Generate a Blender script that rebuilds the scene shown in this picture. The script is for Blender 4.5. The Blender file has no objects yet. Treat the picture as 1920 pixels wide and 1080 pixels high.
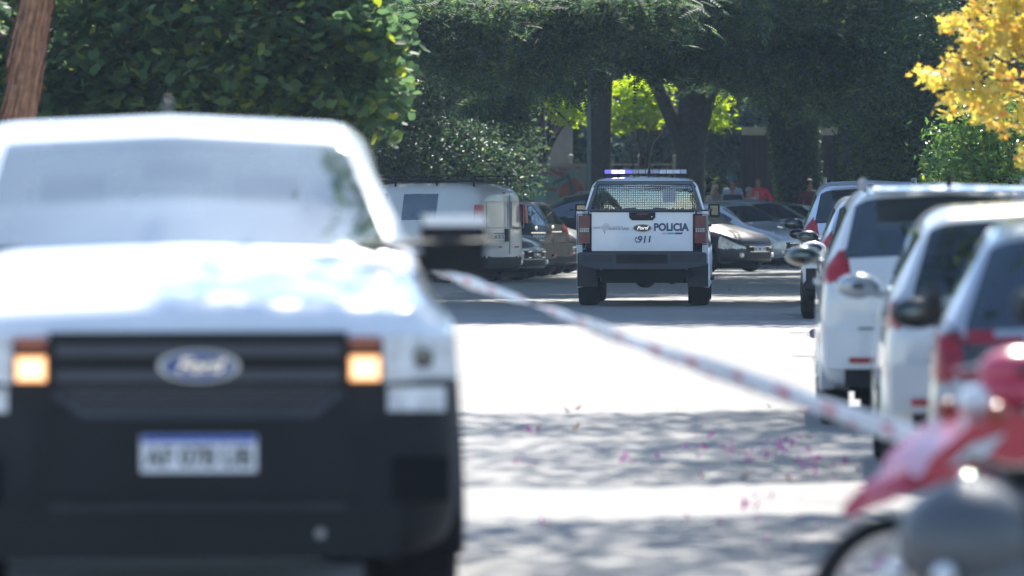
import bpy, bmesh, math, random
import numpy as np
from mathutils import Vector, Matrix
R = math.radians
random.seed(7); rng = np.random.default_rng(11)
S = bpy.context.scene
COL = S.collection
# ------------------------------------------------------------------ camera
CH = 1.554; FPX = 10667.0
cd = bpy.data.cameras.new("camera"); cam = bpy.data.objects.new("camera", cd); COL.objects.link(cam)
cam.location = (0, 0, CH); cam.rotation_euler = (R(90) - math.atan(167 / FPX), 0, 0)
cd.lens = 200; cd.sensor_width = 36; cd.clip_start = 0.5; cd.clip_end = 3000
cd.dof.use_dof = True; cd.dof.focus_distance = 82.5; cd.dof.aperture_fstop = 3.1
S.camera = cam
# ------------------------------------------------------------------ world, sun, exposure
SUN_EL, SUN_AZ = 47.0, 9.0        # azimuth to the right of the view direction
w = bpy.data.worlds.new("World"); S.world = w; w.use_nodes = True
nt = w.node_tree; bg = nt.nodes["Background"]
sky = nt.nodes.new("ShaderNodeTexSky"); sky.sky_type = 'NISHITA'; sky.sun_disc = False
sky.sun_elevation = R(SUN_EL); sky.sun_rotation = R(SUN_AZ); sky.air_density = 1.0; sky.dust_density = 0.3; sky.ozone_density = 2.0
nt.links.new(sky.outputs[0], bg.inputs[0]); bg.inputs[1].default_value = 0.12
sd = bpy.data.lights.new("sun", 'SUN'); so = bpy.data.objects.new("sun", sd); COL.objects.link(so)
sd.energy = 5.0; sd.angle = R(0.55); sd.color = (1.0, 0.95, 0.87)
tosun = Vector((math.sin(R(SUN_AZ)) * math.cos(R(SUN_EL)), math.cos(R(SUN_AZ)) * math.cos(R(SUN_EL)), math.sin(R(SUN_EL))))
so.rotation_euler = tosun.to_track_quat('Z', 'Y').to_euler()
S.view_settings.view_transform = 'Standard'; S.view_settings.look = 'None'
S.view_settings.gamma = 1; S.view_settings.use_curve_mapping = False
S.view_settings.exposure = 1.3
S.cycles.max_bounces = 6; S.cycles.diffuse_bounces = 3; S.cycles.glossy_bounces = 3
S.cycles.transmission_bounces = 4; S.cycles.transparent_max_bounces = 8; S.cycles.volume_bounces = 0
S.cycles.use_denoising = True; S.cycles.sample_clamp_indirect = 6

def at(px, py, Y):
    return Vector(((px - 960) / FPX * Y, Y, CH - (py - 373) / FPX * Y))

# ------------------------------------------------------------------ materials
MATS = {}
def lk(n, a, b): n.links.new(a, b)
def mat(name, col, rough=0.6, metal=0.0, vary=0.12, scale=3.0, coat=0.0, bump=0.0, emit=None, es=0, spec=0.5, backdark=False, island=0.0):
    if name in MATS: return MATS[name]
    m = bpy.data.materials.new(name); m.use_nodes = True; n = m.node_tree; p = n.nodes["Principled BSDF"]
    p.inputs["Roughness"].default_value = rough; p.inputs["Metallic"].default_value = metal
    p.inputs["Specular IOR Level"].default_value = spec
    if coat: p.inputs["Coat Weight"].default_value = coat; p.inputs["Coat Roughness"].default_value = 0.04
    c = (*col, 1)
    if vary:
        tc = n.nodes.new("ShaderNodeTexCoord"); nz = n.nodes.new("ShaderNodeTexNoise")
        nz.inputs["Scale"].default_value = scale; nz.inputs["Detail"].default_value = 5
        lk(n, tc.outputs["Object"], nz.inputs["Vector"])
        mp = n.nodes.new("ShaderNodeMapRange"); mp.inputs[1].default_value = 0.3; mp.inputs[2].default_value = 0.7
        mp.inputs[3].default_value = 1 - vary; mp.inputs[4].default_value = 1 + vary
        lk(n, nz.outputs[0], mp.inputs[0])
        mx = n.nodes.new("ShaderNodeVectorMath"); mx.operation = 'SCALE'; mx.inputs[0].default_value = col
        lk(n, mp.outputs[0], mx.inputs["Scale"]); lk(n, mx.outputs[0], p.inputs["Base Color"])
        if bump:
            b = n.nodes.new("ShaderNodeBump"); b.inputs["Strength"].default_value = bump; b.inputs["Distance"].default_value = 0.02
            lk(n, nz.outputs[0], b.inputs["Height"]); lk(n, b.outputs[0], p.inputs["Normal"])
    else: p.inputs["Base Color"].default_value = c
    if emit: p.inputs["Emission Color"].default_value = (*emit, 1); p.inputs["Emission Strength"].default_value = es
    if backdark:                       # the inside of the shell is dark interior trim
        g = n.nodes.new("ShaderNodeNewGeometry"); d = n.nodes.new("ShaderNodeBsdfDiffuse"); d.inputs[0].default_value = (0.03, 0.03, 0.033, 1)
        ms = n.nodes.new("ShaderNodeMixShader"); lk(n, g.outputs["Backfacing"], ms.inputs[0])
        lk(n, p.outputs[0], ms.inputs[1]); lk(n, d.outputs[0], ms.inputs[2]); lk(n, ms.outputs[0], n.nodes["Material Output"].inputs[0])
    MATS[name] = m; return m

def glass(name, tint=(0.35, 0.4, 0.4), dust_glare=0.05, gain=1.0):
    if name in MATS: return MATS[name]
    m = bpy.data.materials.new(name); m.use_nodes = True; n = m.node_tree; n.nodes.clear()
    out = n.nodes.new("ShaderNodeOutputMaterial")
    t = n.nodes.new("ShaderNodeBsdfTransparent"); t.inputs[0].default_value = (*tint, 1)
    g = n.nodes.new("ShaderNodeBsdfGlossy"); g.inputs["Roughness"].default_value = 0.02; g.inputs[0].default_value = (.82, .94, 1.0, 1)  # sky blue put into the reflection colour
    fr = n.nodes.new("ShaderNodeFresnel"); fr.inputs[0].default_value = 1.75
    mu = n.nodes.new("ShaderNodeMath"); mu.operation = 'MULTIPLY'; mu.use_clamp = True; mu.inputs[1].default_value = gain
    lk(n, fr.outputs[0], mu.inputs[0])
    m1 = n.nodes.new("ShaderNodeMixShader"); lk(n, mu.outputs[0], m1.inputs[0]); lk(n, t.outputs[0], m1.inputs[1]); lk(n, g.outputs[0], m1.inputs[2])
    d = n.nodes.new("ShaderNodeBsdfDiffuse"); d.inputs[0].default_value = (0.62, 0.76, 0.84, 1)  # dust film, tinted blue and brightened to imitate sky glare on the glass
    tl = n.nodes.new("ShaderNodeBsdfTranslucent"); tl.inputs[0].default_value = (0.62, 0.76, 0.84, 1)
    md = n.nodes.new("ShaderNodeMixShader"); md.inputs[0].default_value = 0.4; lk(n, d.outputs[0], md.inputs[1]); lk(n, tl.outputs[0], md.inputs[2])
    tc = n.nodes.new("ShaderNodeTexCoord"); nz = n.nodes.new("ShaderNodeTexNoise"); nz.inputs["Scale"].default_value = 2.2; nz.inputs["Detail"].default_value = 4
    lk(n, tc.outputs["Object"], nz.inputs["Vector"])
    mp = n.nodes.new("ShaderNodeMapRange"); mp.inputs[1].default_value = 0.25; mp.inputs[2].default_value = 0.75; mp.inputs[3].default_value = dust_glare * 0.5; mp.inputs[4].default_value = dust_glare * 1.5
    lk(n, nz.outputs[0], mp.inputs[0])
    m2 = n.nodes.new("ShaderNodeMixShader"); lk(n, mp.outputs[0], m2.inputs[0]); lk(n, m1.outputs[0], m2.inputs[1]); lk(n, md.outputs[0], m2.inputs[2])
    lk(n, m2.outputs[0], out.inputs[0]); MATS[name] = m; return m

def leafmat(name, c1, c2, c3=None, trans=0.45, gloss=0.35, rough=0.4, hue=.49):
    if name in MATS: return MATS[name]
    m = bpy.data.materials.new(name); m.use_nodes = True; n = m.node_tree; n.nodes.clear()
    out = n.nodes.new("ShaderNodeOutputMaterial"); g = n.nodes.new("ShaderNodeNewGeometry")
    cr = n.nodes.new("ShaderNodeValToRGB"); cr.color_ramp.elements[0].color = (*c1, 1); cr.color_ramp.elements[1].color = (*c2, 1)
    if c3: e = cr.color_ramp.elements.new(0.8); e.color = (*c2, 1); cr.color_ramp.elements[2].color = (*c3, 1)
    lk(n, g.outputs["Random Per Island"], cr.inputs[0])
    d = n.nodes.new("ShaderNodeBsdfPrincipled"); d.inputs["Roughness"].default_value = rough; d.inputs["Specular IOR Level"].default_value = gloss
    t = n.nodes.new("ShaderNodeBsdfTranslucent"); hs = n.nodes.new("ShaderNodeHueSaturation"); hs.inputs["Hue"].default_value = hue
    hs.inputs["Saturation"].default_value = 1.15; hs.inputs["Value"].default_value = 2.3
    lk(n, cr.outputs[0], d.inputs["Base Color"]); lk(n, cr.outputs[0], hs.inputs["Color"]); lk(n, hs.outputs[0], t.inputs[0])
    ms = n.nodes.new("ShaderNodeMixShader"); ms.inputs[0].default_value = trans
    lk(n, d.outputs[0], ms.inputs[1]); lk(n, t.outputs[0], ms.inputs[2]); lk(n, ms.outputs[0], out.inputs[0])
    MATS[name] = m; return m

def M(k):
    T = {
     'tyre': dict(col=(0.012, 0.012, 0.013), rough=0.85, spec=0.15), 'rim': dict(col=(0.35, 0.36, 0.38), rough=0.35, metal=0.8),
     'steelrim': dict(col=(0.03, 0.03, 0.033), rough=0.5), 'black': dict(col=(0.008, 0.0085, 0.010), rough=0.5, vary=0.2, spec=0.22),
     'bumper_black': dict(col=(0.011, 0.012, 0.015), rough=0.6, vary=0.25, scale=6, bump=0.1, spec=0.25), 'chrome': dict(col=(0.75, 0.76, 0.78), rough=0.12, metal=1.0, vary=0.03),
     'trim': dict(col=(0.025, 0.028, 0.036), rough=0.45, spec=.3), 'seat': dict(col=(0.045, 0.045, 0.05), rough=0.9),
     'plate': dict(col=(0.72, 0.73, 0.75), rough=0.5, vary=0.04), 'plate_blue': dict(col=(0.03, 0.09, 0.45), rough=0.5), 'plate_black': dict(col=(0.02, 0.02, 0.022), rough=0.5),
     'red_lens': dict(col=(0.33, 0.008, 0.018), rough=0.3, coat=0.25, vary=0.3, scale=14), 'clear_lens': dict(col=(0.62, 0.65, 0.68), rough=0.1, coat=0.8, vary=0.3, scale=18),
     'amber_off': dict(col=(0.28, 0.05, 0.02), rough=0.2, coat=0.5), 'dark_lens': dict(col=(0.03, 0.035, 0.035), rough=0.08, coat=1.0),
     'under': dict(col=(0.010, 0.010, 0.011), rough=0.9, spec=0.1), 'steel': dict(col=(0.3, 0.3, 0.31), rough=0.45, metal=0.7),
     'mirror_glass': dict(col=(0.09, 0.10, 0.10), rough=0.05, metal=1.0, vary=0.0),
     'letter_blue': dict(col=(0.045, 0.065, 0.13), rough=0.5, vary=0.05), 'letter_grey': dict(col=(0.25, 0.28, 0.34), rough=0.5, vary=0.05),
     'logo_blue': dict(col=(0.010, 0.02, 0.05), rough=0.35, coat=0.15), 'teal': dict(col=(0.08, 0.42, 0.5), rough=0.5), 'palegrey': dict(col=(0.5, 0.52, 0.56), rough=0.5),
     'headliner': dict(col=(0.4, 0.42, 0.44), rough=0.9),
    }
    return mat(k, **T[k])
def paint(name, col, metal=0.0, rough=0.32):
    return mat('paint_' + name, col, rough=rough, metal=metal, vary=0.05, scale=1.5, coat=0.9 if sum(col) > .5 else .12, backdark=True, spec=.5 if sum(col) > .5 else .22)

# ------------------------------------------------------------------ mesh helpers
def link(o, parent=None):
    COL.objects.link(o)
    if parent: o.parent = parent
    return o
def tag(o, label=None, cat=None, group=None, kind=None):
    if label: o["label"] = label
    if cat: o["category"] = cat
    if group: o["group"] = group
    if kind: o["kind"] = kind
    return o
def empty(name, loc=(0, 0, 0), rz=0.0, label=None, cat=None, group=None):
    o = bpy.data.objects.new(name, None); o.empty_display_size = 0.2; COL.objects.link(o)
    o.location = loc; o.rotation_euler = (0, 0, rz); return tag(o, label, cat, group)

def npmesh(name, V, F, m, parent=None, smooth=False, midx=None, mats=None):
    """F: (n,k) int array or list of tuples"""
    me = bpy.data.meshes.new(name)
    V = np.asarray(V, dtype=np.float32)
    if isinstance(F, np.ndarray):
        n, k = F.shape
        me.vertices.add(len(V)); me.vertices.foreach_set("co", V.ravel())
        me.loops.add(n * k); me.loops.foreach_set("vertex_index", F.astype(np.int32).ravel())
        me.polygons.add(n); me.polygons.foreach_set("loop_start", (np.arange(n) * k).astype(np.int32))
        me.update(calc_edges=True)
    else:
        me.from_pydata([tuple(map(float, v)) for v in V], [], F)
    if mats:
        for mm in mats: me.materials.append(mm)
    else: me.materials.append(m)
    if midx is not None: me.polygons.foreach_set("material_index", np.asarray(midx, dtype=np.int32))
    if smooth:
        me.polygons.foreach_set("use_smooth", np.ones(len(me.polygons), dtype=bool))
        me.set_sharp_from_angle(angle=R(38 if smooth is True else smooth))
    me.update()
    return link(bpy.data.objects.new(name, me), parent)

class MB:
    def __init__(s): s.v = []; s.f = []; s.bev = 0
    def add(s, vs, fs):
        o = len(s.v); s.v += [tuple(v) for v in vs]; s.f += [tuple(i + o for i in f) for f in fs]; return s
    def box(s, c, d, rot=None, taper=1.0):
        x, y, z = (a / 2 for a in d)
        P = [Vector((sx * x * (taper if sz > 0 else 1), sy * y * (taper if sz > 0 else 1), sz * z)) for sz in (-1, 1) for sy in (-1, 1) for sx in (-1, 1)]
        if rot is not None:
            r = Matrix.Rotation(rot[2], 3, 'Z') @ Matrix.Rotation(rot[1], 3, 'Y') @ Matrix.Rotation(rot[0], 3, 'X'); P = [r @ p for p in P]
        c = Vector(c)
        return s.add([p + c for p in P], [(0, 2, 3, 1), (4, 5, 7, 6), (0, 1, 5, 4), (2, 6, 7, 3), (0, 4, 6, 2), (1, 3, 7, 5)])
    def tube(s, pts, r, n=10, caps=True, sx=1.0):
        pts = [Vector(p) for p in pts]; rr = r if isinstance(r, (list, tuple)) else [r] * len(pts)
        vs = []; prev = None
        for i, p in enumerate(pts):
            t = (pts[min(i + 1, len(pts) - 1)] - pts[max(i - 1, 0)]).normalized()
            if prev is None: a = t.orthogonal().normalized()
            else:
                a = prev - t * prev.dot(t)
                a = a.normalized() if a.length > 1e-6 else t.orthogonal().normalized()
            prev = a; b = t.cross(a)
            for k in range(n):
                q = 2 * math.pi * k / n; vs.append(p + (a * math.cos(q) + b * math.sin(q) * sx) * rr[i])
        fs = [(i * n + k, i * n + (k + 1) % n, (i + 1) * n + (k + 1) % n, (i + 1) * n + k) for i in range(len(pts) - 1) for k in range(n)]
        if caps: fs += [tuple(range(n))[::-1], tuple((len(pts) - 1) * n + k for k in range(n))]
        return s.add(vs, fs)
    def cyl(s, a, b, r, n=16): return s.tube([a, b], r, n)
    def ell(s, c, d, n=14, m=9, rot=None):
        vs = []; fs = []
        for i in range(m + 1):
            th = math.pi * i / m
            for k in range(n):
                q = 2 * math.pi * k / n; v = Vector((d[0] * math.sin(th) * math.cos(q), d[1] * math.sin(th) * math.sin(q), d[2] * math.cos(th)))
                if rot is not None: v = rot @ v
                vs.append(v + Vector(c))
        for i in range(m):
            for k in range(n): fs.append((i * n + k, (i + 1) * n + k, (i + 1) * n + (k + 1) % n, i * n + (k + 1) % n))
        return s.add(vs, fs)
    def lathe(s, prof, c=(0, 0, 0), axis='X', n=28):
        vs = []; fs = []; k = len(prof)
        for i in range(n):
            q = 2 * math.pi * i / n
            for (r, h) in prof:
                if axis == 'X': v = (h, r * math.cos(q), r * math.sin(q))
                elif axis == 'Y': v = (r * math.cos(q), h, r * math.sin(q))
                else: v = (r * math.cos(q), r * math.sin(q), h)
                vs.append(Vector(v) + Vector(c))
        for i in range(n):
            for j in range(k - 1): fs.append((i * k + j, ((i + 1) % n) * k + j, ((i + 1) % n) * k + j + 1, i * k + j + 1))
        return s.add(vs, fs)
    def prism(s, poly, a, b, axis='Y'):
        n = len(poly)
        def mk(p, t):
            return {'Y': (p[0], t, p[1]), 'X': (t, p[0], p[1]), 'Z': (p[0], p[1], t)}[axis]
        return s.add([mk(p, a) for p in poly] + [mk(p, b) for p in poly],
                     [tuple(range(n)), tuple(range(2 * n - 1, n - 1, -1))] + [(i, i + n, (i + 1) % n + n, (i + 1) % n) for i in range(n)])
    def build(s, name, m, parent=None, bevel=0.0, smooth=True, seg=2):
        me = bpy.data.meshes.new(name); bm = bmesh.new()
        vs = [bm.verts.new(v) for v in s.v]
        for f in s.f:
            try: bm.faces.new([vs[i] for i in f])
            except ValueError: pass
        if bevel:
            es = [e for e in bm.edges if len(e.link_faces) == 2 and e.calc_face_angle(0) > 0.6]
            bmesh.ops.bevel(bm, geom=es, offset=bevel, segments=seg, affect='EDGES', profile=0.6, clamp_overlap=True)
        bmesh.ops.recalc_face_normals(bm, faces=bm.faces[:]); bm.to_mesh(me); bm.free()
        me.materials.append(m)
        if smooth:
            me.polygons.foreach_set("use_smooth", np.ones(len(me.polygons), dtype=bool)); me.set_sharp_from_angle(angle=R(40))
        return link(bpy.data.objects.new(name, me), parent)

def text(name, body, m, parent, loc, size, rot=(R(90), 0, 0), bold=0.0, ext=0.002, sx=1.0, shear=0.0, align='CENTER', space=1.0):
    c = bpy.data.curves.new(name + '_curve', 'FONT'); c.body = body; c.size = size; c.offset = bold; c.extrude = ext
    c.align_x = align; c.align_y = 'CENTER'; c.shear = shear; c.space_character = space; c.resolution_u = 3
    t = bpy.data.objects.new('tmp', c); COL.objects.link(t)
    dg = bpy.context.evaluated_depsgraph_get(); me = bpy.data.meshes.new_from_object(t.evaluated_get(dg)); me.name = name
    bpy.data.objects.remove(t); me.materials.clear(); me.materials.append(m)
    o = link(bpy.data.objects.new(name, me), parent); o.location = loc; o.rotation_euler = rot; o.scale = (sx, 1, 1); return o

# ------------------------------------------------------------------ wheels
WH = {}
def wheel(parent, x, y, r, wd, side, rimm, steer=0.0):
    key = (round(r, 3), round(wd, 3), rimm.name)
    e = bpy.data.objects.new('wheel', None); e.empty_display_size = 0.1; link(e, parent)
    e.location = (x, y, r); e.rotation_euler = (0, 0, (0 if side > 0 else math.pi) + steer)
    if key not in WH:
        h = wd / 2; rr = r * 0.62
        a = MB().lathe([(rr, -h * .8), (r * .9, -h), (r * .985, -h * .8), (r, -h * .4), (r, h * .4), (r * .985, h * .8), (r * .9, h), (rr, h * .8), (rr, -h * .8)], n=36).build('tyre', M('tyre'), e)
        b = MB().lathe([(rr, h * .75), (rr * .95, h * .8), (rr * .9, h * .45), (rr * .88, -h * .3), (0.02, -h * .3)], n=30)
        b.lathe([(0.0, h * .62), (rr * .2, h * .6), (rr * .24, h * .3)], n=16)
        for k in range(7):
            q = 2 * math.pi * k / 7
            b.box((h * .48, math.cos(q) * rr * .55, math.sin(q) * rr * .55), (h * .25, rr * .8, rr * .22), rot=(q, 0, 0))
        bo = b.build('rim', rimm, e)
        WH[key] = (a, bo)
    else:
        for o in WH[key]: c = o.copy(); link(c, e)
    return e

# ------------------------------------------------------------------ lofted vehicle body
def smooth_grid(G, n_u, n_v):
    for _ in range(n_u):
        H = G.copy(); H[1:-1] = G[1:-1] * .5 + (G[:-2] + G[2:]) * .25; G = H
    for _ in range(n_v): G = G * .5 + (np.roll(G, 1, 1) + np.roll(G, -1, 1)) * .25
    return G
def loft(stations, du=0.04, bow=.13, round_ends=True, caps=(1, 1), nu=2, nv=2, segn=(7, 3, 4, 6, 6, 9, 3, 10)):
    """stations: (y, zb, w, zbelt, wb, zr, wt); y measured from the nose. returns grid, v coordinate, rings' y"""
    st = [np.array(s, float) for s in stations]
    rows = []
    for a, b in zip(st[:-1], st[1:]):
        n = max(1, int(round(abs(b[0] - a[0]) / du)))
        n = max(n, int(round(abs(b[5] - a[5]) / (du * 1.2))))
        for i in range(n): rows.append(a + (b - a) * i / n)
    rows.append(st[-1])
    def section(s):
        y, zb, w, zk, wb, zr, wt = s
        P = [(0, zb), (.80 * w, zb), (.95 * w, zb + .05), (w * .99, zb + .18), (w, zb + (zk - zb) * .62), (wb, zk), (wt + (wb - wt) * .14 + .015, zr - (zr - zk) * .16), (wt - .05, zr - .012), (0, zr + .02)]
        pts = []; vv = []
        for k in range(8):
            for i in range(segn[k]):
                t = i / segn[k]; pts.append((P[k][0] * (1 - t) + P[k + 1][0] * t, P[k][1] * (1 - t) + P[k + 1][1] * t)); vv.append(k + t)
        pts.append(P[8]); vv.append(8.0)
        full = pts + [(-x, z) for (x, z) in pts[-2:0:-1]]; v2 = vv + vv[-2:0:-1]
        return np.array([(x, s[0], z) for x, z in full]), np.array(v2)
    G = [section(r)[0] for r in rows]; vv = section(rows[0])[1]
    def cap(g, outward):
        zc = (g[:, 2].min() + g[:, 2].max()) / 2; res = []
        for t in np.linspace(0.93, 0.02, 13):
            h = g.copy(); h[:, 0] *= t; h[:, 2] = zc + (h[:, 2] - zc) * t; h[:, 1] += outward * 0.02 * (1 - t * t); res.append(h)
        return res
    pre = cap(G[0], -1)[::-1] if caps[0] else []; post = cap(G[-1], 1) if caps[1] else []
    G = np.array(pre + G + post)
    G = smooth_grid(G, nu, nv)
    # plan-view curvature: bowed screens, rounded nose and tail
    L = st[-1][0]; yy = G[:, :, 1].copy(); xx = np.abs(G[:, :, 0]); top = np.clip((vv[None, :] - 5.2) / .9, 0, 1)
    def win(y, a, b, t=.35): return np.clip((y - a + t) / t, 0, 1) * np.clip((b + t - y) / t, 0, 1)
    wmx = st[5][2]
    G[:, :, 1] -= bow * top * win(yy, st[4][0], st[5][0]) * (1 - (xx / .8) ** 2)
    if round_ends:
        G[:, :, 1] += .17 * np.exp(-yy / .30) * (xx / wmx) ** 2 - .10 * np.exp(-(L - yy) / .30) * (xx / wmx) ** 2
    global BASE_Y
    BASE_Y = yy
    return G, vv, len(pre), len(post)

def split_body(G, vv, npre, npost, cls, parent, y0):
    """cls(cx, cy, cz, v, zone) -> (part name, material, key); one mesh per key. Local frame: nose at +y (y0 - y)."""
    nu, nv, _ = G.shape
    V = G.reshape(-1, 3).copy(); V[:, 1] = y0 - V[:, 1]
    groups = {}
    for i in range(nu - 1):
        zone = 'nose' if i < npre else ('tail' if i >= nu - 1 - npost else 'mid')
        for j in range(nv):
            j2 = (j + 1) % nv; q = (i * nv + j, i * nv + j2, (i + 1) * nv + j2, (i + 1) * nv + j)
            c = (G[i, j] + G[i, j2] + G[i + 1, j2] + G[i + 1, j]) / 4
            c[1] = (BASE_Y[i, j] + BASE_Y[i + 1, j]) / 2
            v = (vv[j] + vv[j2]) / 2 if abs(vv[j] - vv[j2]) < 2 else 0.05
            k = cls(c[0], c[1], c[2], v, zone)
            if k is None: continue
            groups.setdefault(k[2], (k[0], k[1], []))[2].append(q)
    for key, (name, m, fs) in groups.items():
        F = np.array(fs); used, inv = np.unique(F, return_inverse=True)
        ob = npmesh(name, V[used], inv.reshape(F.shape).copy(), m, parent, smooth=60)
        if name == 'body':
            pass

def arch_ring(mb, x, y, r, z, wd, side, n=18, a0=-8, a1=188, t=0.035):
    vs = []; fs = []
    for i in range(n + 1):
        q = R(a0 + (a1 - a0) * i / n)
        for rr, xx in ((r, x + side * wd), (r + t, x + side * wd), (r + t * 1.6, x), (r, x - side * .10)):
            vs.append((xx, y + rr * math.cos(q), z + rr * math.sin(q)))
    for i in range(n):
        for k in range(4):
            a = i * 4 + k; b = i * 4 + (k + 1) % 4; fs.append((a, b, b + 4, a + 4))
    mb.add(vs, fs)

def side_mirror(parent, x, y, z, m, sc=1.0, side=-1, gs=1.0):
    r = MB()
    r.ell((x + side * .14 * sc, y, z), (.13 * sc, .085 * sc, .075 * sc), n=16, m=10)
    r.tube([(x - side * .02, y + .02, z - .05), (x + side * .06 * sc, y + .01, z - .04)], .025)
    o = r.build('side_mirror', m, parent)
    MB().ell((x + side * .14 * sc, y - .078 * sc, z), (.088 * sc * gs, .012, .046 * sc * gs), n=16, m=8).build('mirror_glass', M('mirror_glass'), o)
    return o

def plate(parent, loc, txt, front=True, old=False, sc=1.0, rz=0.0, rx=0.0):
    p = MB().box((0, 0, 0), (.40 * sc, .012, .13 * sc)).build('license_plate', M('plate_black') if old else M('plate'), parent, bevel=.004)
    p.location = loc; p.rotation_euler = (rx, 0, rz)
    if not old:
        MB().box((0, -.008, .052 * sc), (.392 * sc, .006, .022 * sc)).build('plate_band', M('plate_blue'), p)
    t = text('plate_lettering', txt, M('plate') if old else M('plate_black'), p, (0, -.009, -.014 * sc), .095 * sc, bold=.002, ext=.001, sx=.86)
    return p

# stations: y, zb, w, zbelt, wb, zr, wt
HATCH = [(0, .24, .60, .56, .58, .66, .48), (.10, .21, .75, .62, .73, .75, .58), (.34, .18, .815, .73, .79, .86, .64), (.95, .18, .845, .86, .83, .99, .68),
         (1.10, .18, .845, .88, .83, 1.03, .68), (1.95, .18, .85, .92, .83, 1.42, .57), (2.35, .18, .85, .93, .83, 1.485, .58), (3.25, .18, .85, .96, .83, 1.47, .57),
         (3.60, .19, .84, .98, .82, 1.42, .55), (3.91, .23, .83, .98, .80, 1.00, .68), (3.99, .26, .81, .86, .78, .92, .64), (4.04, .30, .78, .78, .75, .88, .60)]
SUV = [(0, .28, .66, .72, .64, .84, .52), (.10, .25, .80, .78, .78, .93, .62), (.36, .22, .87, .88, .85, 1.02, .70), (1.00, .22, .895, .98, .88, 1.12, .74),
       (1.15, .22, .90, 1.00, .88, 1.16, .74), (1.95, .22, .90, 1.04, .88, 1.56, .63), (2.35, .22, .90, 1.05, .88, 1.65, .64), (3.55, .22, .90, 1.08, .88, 1.65, .64),
       (3.98, .23, .89, 1.08, .87, 1.60, .62), (4.25, .27, .88, 1.08, .85, 1.16, .72), (4.32, .30, .86, .96, .84, 1.06, .70), (4.36, .34, .84, .88, .82, .98, .68)]
VAN = [(0, .24, .62, .66, .60, .78, .50), (.10, .21, .77, .74, .75, .88, .60), (.30, .19, .83, .84, .81, .98, .66), (.80, .18, .855, .98, .84, 1.12, .70),
       (.95, .18, .86, 1.00, .845, 1.16, .70), (1.60, .18, .865, 1.04, .85, 1.68, .62), (1.95, .18, .87, 1.05, .855, 1.79, .65), (3.55, .18, .87, 1.06, .855, 1.80, .68),
       (3.95, .20, .865, 1.06, .85, 1.76, .67), (4.10, .22, .86, 1.05, .845, 1.68, .655), (4.18, .26, .855, 1.02, .84, 1.62, .65)]

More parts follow.
